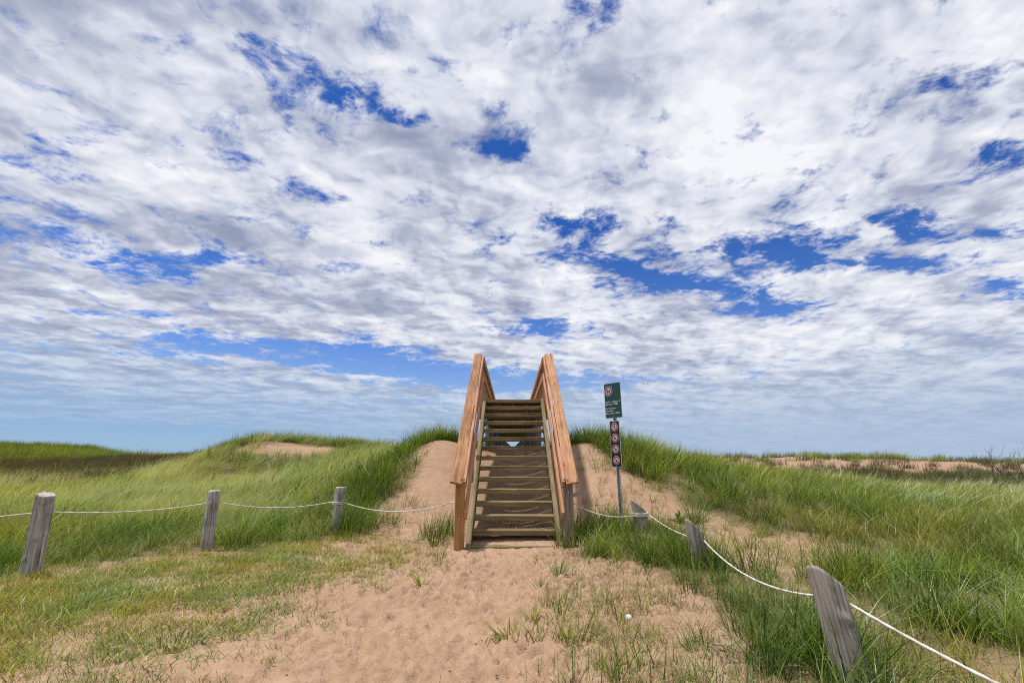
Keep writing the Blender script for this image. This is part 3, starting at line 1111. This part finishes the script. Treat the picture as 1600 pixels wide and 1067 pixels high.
# ------------------------------------------------------------------ grass
def blades(n, rad, lmin, lmax, width, lean_, lean_sd, curl, cols, seed, segs=4, spread=.25, tip=(.42, .38, .16), root=(.13, .11, .045)):
    """one clump of n separate curved blades, as raw arrays"""
    r_ = random.Random(seed)
    vs, fs, vc = [], [], []
    for i in range(n):
        a = r_.uniform(0, 2 * PI)
        q_ = rad * math.sqrt(r_.random())
        bx, by = q_ * math.cos(a), q_ * math.sin(a)
        L = r_.uniform(lmin, lmax)
        # outward splay plus the lean of the wind (+x)
        ox, oy = math.cos(a) * spread * (q_ / rad), math.sin(a) * spread * (q_ / rad)
        hx = lean_ + ox + r_.gauss(0, lean_sd)
        hy = oy + r_.gauss(0, lean_sd)
        cu = curl * r_.uniform(.2, 1.5)
        face = r_.uniform(0, PI)
        wd = width * r_.uniform(.7, 1.3)
        c0 = cols[r_.randrange(len(cols))]
        j = r_.uniform(.78, 1.22)
        base_i = len(vs)
        hn = math.hypot(hx, hy) + 1e-6
        for k in range(segs + 1):
            t_ = k / segs
            off = t_ * .55 + t_ * t_ * cu
            px_, py_ = bx + hx * L * off, by + hy * L * off
            z = L * (t_ - min(.42, cu * hn * .35) * t_ * t_)
            ww = wd * (1 - t_ ** 2.2) / 2
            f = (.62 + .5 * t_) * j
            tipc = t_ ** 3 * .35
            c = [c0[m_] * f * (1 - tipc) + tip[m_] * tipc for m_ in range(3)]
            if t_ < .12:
                c = [c[m_] * .6 + root[m_] * .4 for m_ in range(3)]  # root colour: shade at the clump's base put into the blade colour
            wx, wy = math.cos(face + t_ * .6) * ww, math.sin(face + t_ * .6) * ww
            if k < segs:
                vs += [(px_ - wx, py_ - wy, z), (px_ + wx, py_ + wy, z)]
                vc += [c, c]
            else:
                vs.append((px_, py_, z))
                vc.append(c)
        for k in range(segs - 1):
            a_ = base_i + 2 * k
            fs.append((a_, a_ + 1, a_ + 3, a_ + 2))
        a_ = base_i + 2 * (segs - 1)
        fs.append((a_, a_ + 1, a_ + 2))
    return vs, fs, vc


def grass_mesh(name, data, mat):
    vs, fs, vc = data
    me = bpy.data.meshes.new(name)
    me.from_pydata(vs, [], fs)
    at = me.color_attributes.new('bc', 'FLOAT_COLOR', 'POINT')
    arr = np.ones((len(vs), 4), np.float32)
    arr[:, :3] = np.array(vc)
    at.data.foreach_set('color', arr.ravel())
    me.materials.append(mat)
    me.polygons.foreach_set('use_smooth', [True] * len(me.polygons))
    return me


G1 = (.220, .295, .018)
G2 = (.125, .205, .015)
G3 = (.37, .43, .065)
G4 = (.045, .090, .012)
ST = (.52, .46, .24)
PALE = (.52, .52, .30)
BR = (.15, .092, .062)
BR2 = (.085, .050, .044)
YG = (.34, .36, .035)


def clump_set(name, count, **kw):
    col = bpy.data.collections.new(name)
    for i in range(count):
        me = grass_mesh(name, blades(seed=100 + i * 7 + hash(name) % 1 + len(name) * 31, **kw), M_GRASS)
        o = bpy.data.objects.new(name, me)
        col.objects.link(o)
    return col


NEAR = clump_set('near_clump', 6, n=34, rad=.13, lmin=.20, lmax=.64, width=.0070, lean_=.14, lean_sd=.38, curl=.85, cols=[G1, G1, G2, G3, YG, G4, ST, G1, G3, G4, G2, ST, YG], spread=.30)
DARK = clump_set('dark_clump', 5, n=40, rad=.12, lmin=.22, lmax=.52, width=.0060, lean_=.15, lean_sd=.30, curl=.8, cols=[G2, G4, G2, G1, G4, G3], spread=.45)
FARC = clump_set('far_clump', 6, n=44, rad=.30, lmin=.25, lmax=.60, width=.012, lean_=.35, lean_sd=.28, curl=.8, cols=[G1, G2, G3, G1, G4, G2, YG, G3], segs=3, spread=.2)
PALEC = clump_set('pale_clump', 4, n=30, rad=.30, lmin=.42, lmax=.78, width=.0080, lean_=.85, lean_sd=.22, curl=.9, cols=[PALE, ST, G3, PALE, PALE], segs=4, spread=.1, tip=(.62, .57, .36))
BROWN = clump_set('brown_clump', 4, n=46, rad=.35, lmin=.25, lmax=.62, width=.016, lean_=.35, lean_sd=.28, curl=.6, cols=[BR, BR2, BR, BR2, (.2, .14, .08)], segs=3, spread=.15, tip=(.17, .11, .08), root=(.09, .06, .04))
SHORT = clump_set('short_clump', 6, n=17, rad=.13, lmin=.025, lmax=.10, width=.0050, lean_=.2, lean_sd=.75, curl=.6, cols=[G3, YG, G1, G3, YG, G2, ST, ST, G4], segs=2, spread=.3)
THIN = clump_set('thin_clump', 5, n=7, rad=.045, lmin=.14, lmax=.40, width=.0055, lean_=.15, lean_sd=.30, curl=.7, cols=[G1, G2, G3, G2, YG, G4, G1, ST], spread=.55)
DEAD = clump_set('dead_clump', 4, n=9, rad=.12, lmin=.03, lmax=.13, width=.0038, lean_=.1, lean_sd=.95, curl=.5, cols=[BR, G4, ST, G2, BR], segs=2, spread=.3)


def scatter(name, label, coll, x, y, zoff, scale, tint, rotz=.6, tilt=.08, hscale=None):
    """one object of instanced clumps; x, y arrays; tint Nx3"""
    n = len(x)
    z = ground(x, y) + zoff
    me = bpy.data.meshes.new(name)
    me.vertices.add(n)
    me.vertices.foreach_set('co', np.stack([x, y, z], -1).astype(np.float32).ravel())
    rot = np.stack([rng.normal(0, tilt, n), rng.normal(0, tilt, n), rng.normal(0, rotz, n)], -1)
    hs = np.ones(n) if hscale is None else hscale
    for nm, arr, ty in (('rot', rot, 'FLOAT_VECTOR'), ('scl', np.stack([scale, scale, scale * hs], -1), 'FLOAT_VECTOR')):
        at = me.attributes.new(nm, ty, 'POINT')
        at.data.foreach_set('vector', arr.astype(np.float32).ravel())
    at = me.attributes.new('tint', 'FLOAT_COLOR', 'POINT')
    at.data.foreach_set('color', np.concatenate([tint, np.ones((n, 1))], 1).astype(np.float32).ravel())
    at = me.attributes.new('pick', 'INT', 'POINT')
    at.data.foreach_set('value', rng.integers(0, 100, n).astype(np.int32))
    me.update()
    o = bpy.data.objects.new(name, me)
    C.objects.link(o)
    o['kind'] = 'stuff'
    o['label'] = label
    o['category'] = 'grass'
    ng = bpy.data.node_groups.new(name, 'GeometryNodeTree')
    ng.interface.new_socket('Geometry', in_out='INPUT', socket_type='NodeSocketGeometry')
    ng.interface.new_socket('Geometry', in_out='OUTPUT', socket_type='NodeSocketGeometry')
    gi = ng.nodes.new('NodeGroupInput')
    goo = ng.nodes.new('NodeGroupOutput')
    mp = ng.nodes.new('GeometryNodeMeshToPoints')
    ci = ng.nodes.new('GeometryNodeCollectionInfo')
    ci.inputs['Collection'].default_value = coll
    ci.inputs['Separate Children'].default_value = True
    ci.inputs['Reset Children'].default_value = True
    ip = ng.nodes.new('GeometryNodeInstanceOnPoints')
    ip.inputs['Pick Instance'].default_value = True

    def attr(nm, ty):
        a = ng.nodes.new('GeometryNodeInputNamedAttribute')
        a.data_type = ty
        a.inputs['Name'].default_value = nm
        return [s for s in a.outputs if s.enabled and s.name == 'Attribute'][0]
    er = ng.nodes.new('FunctionNodeEulerToRotation')
    ng.links.new(attr('rot', 'FLOAT_VECTOR'), er.inputs[0])
    ng.links.new(gi.outputs[0], mp.inputs['Mesh'])
    ng.links.new(mp.outputs[0], ip.inputs['Points'])
    ng.links.new(ci.outputs[0], ip.inputs['Instance'])
    ng.links.new(attr('pick', 'INT'), ip.inputs['Instance Index'])
    ng.links.new(er.outputs[0], ip.inputs['Rotation'])
    ng.links.new(attr('scl', 'FLOAT_VECTOR'), ip.inputs['Scale'])
    ng.links.new(ip.outputs[0], goo.inputs[0])
    md = o.modifiers.new('scatter', 'NODES')
    md.node_group = ng
    return o


def in_view(x, y, margin=1.12, h=.6):
    """drop ground far outside the photograph's field of view (kept a good margin for a step to the side)"""
    return (np.abs(x) < (y * .9705 * 1.06 + .35) * margin + 1.6) & (y > .8)


def sample(dens, x0, x1, y0, y1, per_m2, seed):
    g = np.random.default_rng(seed)
    n = int((x1 - x0) * (y1 - y0) * per_m2)
    x = g.uniform(x0, x1, n)
    y = g.uniform(y0, y1, n)
    k = in_view(x, y)
    x, y = x[k], y[k]
    p = dens(x, y)
    k = g.random(len(x)) < p
    return x[k], y[k]


def tints(x, y, base=(1, 1, 1), warm=.25, val=.40, seed=3, fr_=.7):
    n1 = fbm(x * fr_, y * fr_, 3, seed)
    n2 = fbm(x * fr_ * 2.3 + 9, y * fr_ * 2.3, 3, seed + 5)
    v = 1 + (n2 - .5) * val * 2.6 + rng.normal(0, .08, len(x))
    wm = (n1 - .5) * warm * 2.6
    t = np.stack([base[0] * v * (1 + wm), base[1] * v, base[2] * v * (1 - wm)], -1)
    return np.clip(t, .15, 3)


def off_stairs(x, y):
    return 1 - ((np.abs(x - XC) < .95) & (y > 7.5))


def off_posts(x, y):
    k = np.ones(x.shape)
    for qx, qy, rx, ry in ((1.98, 5.45, .17, .42), (1.86, 7.2, .16, .36), (1.86, 3.0, .10, .22), (-5.35, 5.6, .2, .3), (-4.3, 7.0, .18, .35), (-2.82, 8.1, .14, .3)):
        k *= 1 - .93 * np.exp(-(((x - qx) / rx) ** 2 + ((y - qy) / ry) ** 2) ** 2)
    return k


def band_brown_left(x, y):
    return sm(20, 24, y + (fbm(x * .2, y * .2, 2, 1) - .5) * 4) * (1 - sm(39, 44, y)) * (x < -7) * sm(-10, -14, x)


# near tall grass
near_d = lambda x, y: off_posts(x, y) * np.where((x > 0) & (y < 6.5), .72, 1.0) * tall_density(x, y) * off_stairs(x, y) * (1 - .55 * sm(.5, 1.0, seg_poly(DC, x, y) / .4 + .5)) * (.55 + .45 * sm(.35, .55, fbm(x * 1.6, y * 1.6, 3, 12)))
x, y = sample(near_d, -13, 13, .8, 10.5, 26, 1)
d_ = np.clip(seg_poly(TL, x, y), 0, 2)
sc_ = rng.uniform(.7, 1.15, len(x)) * np.where(x < 0, .72 + .14 * d_, .92) * (.72 + .5 * fbm(x * 1.3, y * 1.3, 3, 61)) * np.where((x > 0) & (y < 7), .86, 1.0)
scatter('dune_grass', 'tall green marram grass behind the rope on both sides', NEAR, x, y, -.01, sc_, tints(x, y), rotz=np.where(x < 0, .6, 1.3))
x, y = sample(lambda x, y: off_posts(x, y) * sm(-.1, .25, seg_poly(DC, x, y) + (fbm(x * 2, y * 2, 3, 6) - .5) * .5) * off_stairs(x, y) * np.where(y < 5.6, .55, 1.0), .5, 3, 2, 8.6, 42, 2)
scatter('dark_grass', 'dark green grass thick about the sign post and the right hand rope', DARK, x, y, -.01, rng.uniform(.45, .92, len(x)) * np.where(y < 5.6, .9, 1), tints(x, y, (.72, .80, .8), .3, .4))
def clumpy(x, y):
    return off_posts(x, y) * tall_density(x, y) * off_stairs(x, y) * sm(.58, .66, fbm(x * 1.5 + 5, y * 1.5, 3, 71))
x, y = sample(clumpy, -12, 12, 1, 12, 30, 3)
scatter('clumped_grass', 'taller dark clumps standing out of the dune grass', DARK, x, y, -.01, rng.uniform(.85, 1.25, len(x)), tints(x, y, (.8, .88, .8), .2, .4), rotz=1.5)
# dark tufts on the left dune flank and beside the wrapped post
def spots(lst):
    def f(x, y):
        v = np.zeros(x.shape)
        for hx, hy, rx, ry, am in lst:
            v = np.maximum(v, am * np.exp(-(((x - hx) / rx) ** 2 + ((y - hy) / ry) ** 2) ** 1.5))
        return v
    return f


x, y = sample(spots([(-2.6, 8.55, .4, .35, 1), (-2.85, 10.4, .55, .6, 1), (-2.6, 11.3, .5, .5, .8), (-1.25, 8.25, .22, .3, .8), (1.15, 7.9, .3, .3, .6), (-3.3, 11.2, .9, .8, .7),
                      (2.1, 11.3, .35, .5, 1), (2.5, 10.6, .4, .6, .9), (2.8, 8.35, .25, .2, 1), (1.35, 11.6, .4, .2, 1), (-1.6, 11.75, .65, .25, 1)]), -5, 4, 7.5, 13, 46, 4)
scatter('flank_grass', 'dark clumps of grass on the flanks and crests of the two sand mounds', DARK, x, y, -.01, rng.uniform(.8, 1.35, len(x)), tints(x, y, (.75, .85, .8), .2, .4))
# middle distance
def mid_d(x, y):
    return tall_density(x, y) * off_stairs(x, y) * sm(9.0, 11, y) * (1 - sm(22, 27, y)) * (1 - .85 * sm(.38, .55, fbm(x * .25, y * .25, 3, 21)) * sm(-5, -9, x)) * (1 - sm(17, 21, y) * (x < -13))
x, y = sample(mid_d, -32, 32, 9, 27, 15, 5)
scatter('meadow_grass', 'green grass covering the dunes and hollows in the middle distance', FARC, x, y, -.01, rng.uniform(.7, 1.1, len(x)), tints(x, y, (1, 1, 1), .2, .25, fr_=.35))
# pale wind-bent grass in the hollow, mostly left
def pale_d(x, y):
    n_ = sm(.40, .58, fbm(x * .22 + 3, y * .30, 3, 21))
    l = (x < -4) * sm(8.5, 11, y) * (1 - sm(24, 27, y)) * (.35 + .65 * n_)
    r = (x > 7) * sm(8, 12, y) * (1 - sm(17, 19, y)) * (.12 + .75 * sm(.5, .62, fbm(x * .3 + 11, y * .4, 3, 22)))
    return np.maximum(l, r) * tall_density(x, y)
x, y = sample(pale_d, -34, 34, 8, 27, 22, 6)
scatter('pale_grass', 'pale seeding grass blown over in the hollows behind the fence', PALEC, x, y, -.01, rng.uniform(.7, 1.05, len(x)), tints(x, y, (1, 1, 1), .12, .2, fr_=.4), rotz=.35)
# far green and brown cover
def far_d(x, y):
    return tall_density(x, y) * sm(22, 25, y) * (1 - .93 * band_brown_left(x, y)) * (1 - sm(70, 78, y)) * (1 - .8 * sm(42, 47, y) * (x > -38)) * np.where(x > 0, 1 - .85 * sm(21, 24, y) * (x > 6), 1)
x, y = sample(far_d, -90, 60, 21, 78, 4.2, 8)
k = y > 40
scatter('far_grass', 'green grass on the far dunes at the horizon', FARC, x, y, -.02, rng.uniform(.9, 1.6, len(x)) * np.where(y > 46, rng.uniform(.8, 2.0, len(x)), 1), tints(x, y, (.80, .80, .8), .2, .3, fr_=.15))
def brown_d(x, y):
    r = (x > 5) * sm(15, 17.5, y) * (1 - sm(25, 29, y + (fbm(x * .3, y * .3, 3, 2) - .5) * 5)) * .9
    r2 = (x > 6) * sm(27, 29, y) * (1 - sm(38, 42, y)) * .10
    return np.maximum(np.maximum(band_brown_left(x, y) * .95, r), r2)
x, y = sample(brown_d, -70, 60, 14, 46, 7.5, 9)
tb = tints(x, y, (1, 1, 1), .2, .25, fr_=.2)
gr_ = (rng.random(len(x)) < np.where(x > 0, .45, .22))
tb[gr_] *= np.array([.55, 1.35, .6])
scatter('brown_grass', 'dark brown heath and withered grass in a band along the far hollow', BROWN, x, y, -.02, rng.uniform(.7, 1.15, len(x)) * np.where(x > 0, .95, 1.0), tb)
# crest of the far right dune and of the sandy hump on the left
x, y = sample(spots([(21.0, 33, 2.0, .8, .8), (25.5, 35, 2.6, 1.0, 1.0), (29.3, 35.2, 1.2, .8, 1.0), (17, 32.5, 2.5, 1, .25), (34, 35.6, 4, .6, .4), (42, 37, 6, .9, .4)]), 12, 52, 28, 40, 4.5, 10)
scatter('crest_grass', 'light green grass along the crest of the far sandy dune on the right', FARC, x, y, -.02, rng.uniform(.7, 1.5, len(x)), tints(x, y, (1.1, 1.15, .8), .2, .25), hscale=rng.uniform(.6, 1.2, len(x)))
x, y = sample(spots([(-9.8, 22.9, 3.0, .5, 1.0), (-12.6, 22.3, 1.2, .9, 1.0), (-9.5, 19.7, 2.8, .7, .7), (-7.0, 21.8, 1.0, .7, .8)]), -15, -5, 18, 24.5, 22, 12)
scatter('hump_grass', 'grass fringing the bare sandy hump left of the stairs', DARK, x, y, -.02, rng.uniform(1.0, 1.5, len(x)), tints(x, y, (1, 1.05, 1), .2, .25))
# sparse thin stalks on the sand flanks
def thin_d(x, y):
    a = sm(-.25, .2, seg_poly(RFL, x, y)) * 1.6 * (.2 + .8 * sm(.42, .6, fbm(x * 1.7, y * 1.7, 3, 31)))
    b_ = sm(-.1, .3, seg_poly(LFL, x, y)) * (.25 + .75 * sm(.42, .6, fbm(x * 1.7, y * 1.7, 3, 33)))
    c = sm(-.2, .4, seg_poly(RSP, x, y)) * sm(.34, .54, fbm(x * 1.9, y * 1.9, 3, 35)) * 1.0
    d = sm(-.4, .1, seg_poly(TL, x, y)) * (x > -6) * (y < 11) * .5
    e = sm(-.6, .0, seg_poly(TR, x, y)) * (y < 8) * .5
    return np.maximum.reduce([a, b_, c, d, e]) * off_stairs(x, y)
x, y = sample(thin_d, -6, 8, 2, 11.8, 52, 14)
scatter('thin_grass', 'thin scattered grass stalks growing out of the bare sand flanks', THIN, x, y, -.01, rng.uniform(.55, 1.1, len(x)), tints(x, y, (1, 1, 1), .3, .25), rotz=1.2, tilt=.2)
# short sparse turf left of the path
def lawn_d(x, y):
    s_ = seg_poly(LAWN, x, y) + (fbm(x * .9, y * .9, 3, 5) - .5) * 1.3
    return sm(-.5, 3.0, s_) * (.30 + .70 * sm(.36, .58, fbm(x * 6.5, y * 6.5, 3, 7))) * (.55 + .45 * sm(.36, .52, fbm(x * 1.6, y * 1.6, 3, 17))) * off_stairs(x, y)
x, y = sample(lawn_d, -11, -.8, 1.2, 9, 700, 15)
scatter('short_grass', 'short patchy turf with bare sand between, left of the path', SHORT, x, y, -.004, rng.uniform(.6, 1.3, len(x)), tints(x, y, (1.02, 1, 1), .3, .2, fr_=1.6), rotz=1.5, tilt=.15)
def dead_d(x, y):
    a = sm(-.25, .5, seg_poly(RSP, x, y)) * (.15 + .85 * sm(.38, .55, fbm(x * 2.2, y * 2.2, 3, 44)))
    b_ = sm(-.2, 1.0, seg_poly(LAWN, x, y) + .35) * .5 * sm(.4, .6, fbm(x * 2, y * 2, 3, 46))
    c = .6 * sm(-.6, .2, seg_poly(TR, x, y)) * (y < 9)
    e = .035 * (np.abs(x) < 2.5)
    return np.maximum.reduce([a, b_, c, e]) * off_stairs(x, y)
x, y = sample(dead_d, -7, 7, 1.4, 9, 210, 16)
scatter('dry_stubble', 'dry stubble and small weeds on the sand right of the path', DEAD, x, y, -.004, rng.uniform(.5, 1.2, len(x)), tints(x, y, (1, 1, 1), .3, .3, fr_=1.6), rotz=2.0, tilt=.2)

# ------------------------------------------------------------------ single tufts on the open sand
TUFTS = [
    (-1.42, 6.17, 9, .30, 'upright thin tuft on the sand left of the path, behind the splayed one', [G1, G2, G3]),
    (-.95, 5.56, 20, .20, 'bright green splayed tuft on the sand in front of the left newel post', [G1, G3, G1]),
    (-1.50, 6.95, 7, .30, 'tall narrow tuft on the sand below the rope, left of the stairs', [G1, G2, ST]),
    (-.95, 6.88, 12, .34, 'drooping tuft just in front of the golden newel post', [G1, G2, ST]),
    (-1.40, 5.42, 9, .13, 'flat small tuft on the sand left of the bright splayed one', [G1, G3]),
    (-1.18, 7.75, 16, .38, 'dark tuft against the left side of the golden newel post', [G2, G4, G1]),
    (.36, 6.86, 10, .20, 'low tuft leaning left just in front of the bottom step', [G1, G3, YG]),
    (.52, 5.95, 16, .30, 'broad leaning tuft on the right edge of the path near the dark grass', [G1, G2, G3]),
    (.30, 5.45, 11, .24, 'small spiky tuft on the right edge of the path', [G1, G2]),
    (.17, 4.50, 16, .17, 'short bright tuft in the middle right of the path', [G1, G3, G3]),
    (-.05, 4.04, 18, .19, 'low tuft fanned to the left in the middle of the foreground sand', [G1, G3, G2]),
    (.06, 4.10, 12, .15, 'small upright tuft touching the fanned one in the foreground sand', [G3, G1]),
    (.42, 4.00, 15, .26, 'bright upright tuft in the sparse stubble right of the path', [G1, G3, YG]),
    (.43, 4.66, 10, .24, 'sprawling thin tuft behind the bright upright one right of the path', [G1, G2]),
    (.58, 3.40, 14, .25, 'nearest upright green tuft at the bottom of the picture right of the path', [G1, G3, G2]),
    (-2.36, 3.86, 60, .12, 'low dark matted tuft where the turf ends in the left foreground', [G4, G2, G1]),
    (-.02, 8.35, 34, .24, 'pale tuft growing through the gap behind the lowest full step', [G2, G3, PALE]),
]
for i, (tx, ty, n_, hgt, lab, cols) in enumerate(TUFTS):
    data = blades(n=int(n_ * 1.5), rad=.05 if n_ < 50 else .16, lmin=hgt * .45, lmax=hgt * 1.1, width=.0082, lean_=.08 if i not in (6, 10) else -.5, lean_sd=.28, curl=.9, cols=cols, seed=900 + i, spread=.75, segs=5)
    me = grass_mesh('grass_tuft', data, M_TUFT)
    o = bpy.data.objects.new('grass_tuft', me)
    C.objects.link(o)
    o.location = (tx, ty, gz(tx, ty) - .012)
    tag(o, lab, 'grass tuft', 'tufts growing alone on the open sand')

# broad-leaved plant right of the second post
def leafy(loc, n, L, wd, seed):
    r_ = random.Random(seed)
    root = empty('leafy_plant', loc)
    for i in range(n):
        a = r_.uniform(0, 2 * PI)
        el = r_.uniform(.35, 1.3)
        LL = L * r_.uniform(.6, 1.1)
        vs, fs, vc = [], [], []
        for k in range(7):
            t_ = k / 6
            h = LL * (math.sin(el) * t_ - .35 * t_ * t_)
            d = LL * math.cos(el) * t_
            ww = wd * math.sin(PI * min(1, t_ * .93 + .07)) ** .8
            cx, cy = math.cos(a) * d, math.sin(a) * d
            for s in (-1, 0, 1):
                vs.append((cx - math.sin(a) * ww * s, cy + math.cos(a) * ww * s, h + (.25 * ww if s else 0)))
                g = (.045 + .03 * t_) * (1 if s else 1.4)
                vc.append((g, g * 2.1, g * .45))
        for k in range(6):
            for s in (0, 1):
                b0 = k * 3 + s
                fs.append((b0, b0 + 1, b0 + 4, b0 + 3))
        me = grass_mesh('leaf', (vs, fs, vc), M_TUFT)
        o = bpy.data.objects.new('leaf', me)
        C.objects.link(o)
        o.parent = root
        o.location = (0, 0, -.01)
    return root


lp = leafy((2.72, 8.3, gz(2.72, 8.3)), 26, .30, .020, 4)
tag(lp, 'low broad-leaved plant on the sand slope right of the sign', 'plant')

# dandelion clock in the stubble
dx_, dy_ = .915, 4.20
dr = empty('dandelion', (dx_, dy_, gz(dx_, dy_)))
tag(dr, 'white dandelion seed head in the stubble right of the path', 'dandelion')
tube('stem', [(0, 0, -.02), (.004, 0, .03), (.002, .002, .062)], .0022, M_TUFT if False else M_BARK, dr, seg=8)
vs, fs = [], []
r_ = random.Random(2)
for i in range(260):
    z = 1 - 2 * (i + .5) / 260
    a = i * 2.399963
    d = Vector((math.sqrt(1 - z * z) * math.cos(a), math.sqrt(1 - z * z) * math.sin(a), z))
    e1 = d.orthogonal().normalized()
    e2 = d.cross(e1)
    p = d * .024
    b0 = len(vs)
    for k in range(5):
        an = k * 2 * PI / 5 + i
        vs.append(tuple(p + (e1 * math.cos(an) + e2 * math.sin(an)) * .0042 + Vector((0, 0, .078))))
    vs.append(tuple(d * .0235 + Vector((0, 0, .078))))
    for k in range(5):
        fs.append((b0 + k, b0 + (k + 1) % 5, b0 + 5))
me = bpy.data.meshes.new('seed_head')
me.from_pydata(vs, [], fs)
link('seed_head', me, M_PUFF, dr)


# forked dead twig and small pebbles
tw = empty('dead_twig', (1.49, 3.78, gz(1.49, 3.78)))
tag(tw, 'forked grey dead twig lying on the sand left of the nearest post', 'twig')
tube('stick', [(-.10, .03, .008), (-.04, .01, .016), (.03, .0, .012), (.10, .03, .03)], [.006, .007, .006, .003], M_LOG, tw, seg=8)
tube('side_branch', [(-.02, .006, .014), (.02, -.05, .02), (.05, -.12, .008)], [.005, .004, .002], M_LOG, tw, seg=8)
pr = random.Random(31)
bm = bmesh.new()
for i in range(420):
    qx, qy = pr.uniform(-3.2, 2.6), pr.uniform(2.2, 8.0)
    rr_ = pr.choice((.003, .004, .005, .006, .009))
    bmesh.ops.create_icosphere(bm, subdivisions=1, radius=rr_, matrix=Matrix.Translation((qx, qy, gz(qx, qy) + rr_ * .2)) @ Matrix.Diagonal((pr.uniform(.7, 1.5), pr.uniform(.7, 1.4), pr.uniform(.4, .8), 1)))
me = bpy.data.meshes.new('pebbles')
bm.to_mesh(me)
bm.free()
pb = link('pebbles', me, plain('pebble_stone', (.20, .13, .09), .8, var=.6, scale=3))
tag(pb, 'tiny brown pebbles and crumbs strewn over the sand path', kind='stuff')


# bare shrubs on the right skyline
def bare_shrub(loc, h, seed, label, leanx=0.0, n0=4):
    r_ = random.Random(seed)
    root = empty('bare_shrub', loc)
    tag(root, label, 'shrub', 'bare shrubs on the right skyline')
    polys = []

    def grow(p, d, L, rad, depth):
        pts = [p]
        for k in range(5):
            d = (d + Vector((r_.gauss(0, .16), r_.gauss(0, .16), r_.gauss(.03, .10)))).normalized()
            pts.append(pts[-1] + d * L / 5)
        polys.append((pts, rad))
        if depth:
            for k in range(r_.randint(2, 4)):
                q_ = pts[r_.randint(2, 5)]
                dd = (d + Vector((r_.gauss(0, .6), r_.gauss(0, .6), r_.gauss(.1, .35)))).normalized()
                grow(q_, dd, L * r_.uniform(.45, .75), rad * .62, depth - 1)
    for k in range(n0):
        i0 = len(polys)
        grow(Vector((r_.gauss(0, .05), r_.gauss(0, .05), -.05)), Vector((leanx + r_.gauss(0, .5), r_.gauss(0, .4), 1)).normalized(), h * r_.uniform(.4, .62), .016, 2)
        vs, fs = [], []
        for pts, rad in polys[i0:]:
            b0 = len(vs)
            for j, p in enumerate(pts):
                rr_ = rad * (1 - .12 * j)
                for q_ in range(5):
                    a = 2 * PI * q_ / 5
                    vs.append((p.x + rr_ * math.cos(a), p.y + rr_ * math.sin(a), p.z))
            for j in range(len(pts) - 1):
                for q_ in range(5):
                    a_ = b0 + j * 5 + q_
                    b_ = b0 + j * 5 + (q_ + 1) % 5
                    fs.append((a_, b_, b_ + 5, a_ + 5))
        me = bpy.data.meshes.new('branch')
        me.from_pydata(vs, [], fs)
        link('branch', me, M_BARK, root)
    return root


bare_shrub((16.75, 16.4, gz(16.75, 16.4)), 2.15, 3, 'dark leafless shrub at the right end of the skyline', n0=6)
bare_shrub((17.6, 18.2, gz(17.6, 18.2)), 1.75, 8, 'smaller leafless shrub leaning left beside the taller one on the skyline', leanx=-.6, n0=3)

# two gulls far off
for bx, by, bz, sp_, lab in ((16.5, 60, 10.66, .5, 'tiny distant bird in the sky right of the sign, the left one of the pair'), (17.14, 60, 10.58, .42, 'tiny distant bird in the sky right of the sign, the right one of the pair')):
    vs = []
    fs = []
    for k in range(9):
        u = -1 + k / 4
        zz_ = .10 * (1 - abs(abs(u) - .45) * 2) if abs(u) > .1 else .02
        ch = .07 * (1 - abs(u) * .8)
        for (cy_, cz_) in ((-ch, 0), (0, .015), (ch, 0), (0, -.012)):
            vs.append((u * sp_, cy_, zz_ * sp_ * 1.4 + cz_))
    for k in range(8):
        for j in range(4):
            a_ = k * 4 + j
            b_ = k * 4 + (j + 1) % 4
            fs.append((a_, b_, b_ + 4, a_ + 4))
    fs += [(0, 1, 2, 3), (32, 33, 34, 35)]
    b0 = len(vs)
    for k in range(6):
        y_ = -.16 + k * .07
        rr_ = (.01, .035, .05, .045, .03, .008)[k]
        for j in range(8):
            a = 2 * PI * j / 8
            vs.append((rr_ * math.cos(a), y_, .01 + rr_ * math.sin(a)))
    for k in range(5):
        for j in range(8):
            a_ = b0 + k * 8 + j
            b_ = b0 + k * 8 + (j + 1) % 8
            fs.append((a_, b_, b_ + 8, a_ + 8))
    me = bpy.data.meshes.new('bird')
    me.from_pydata(vs, [], fs)
    o = link('bird', me, M_BIRD)
    o.location = (bx, by, bz)
    tag(o, lab, 'bird')
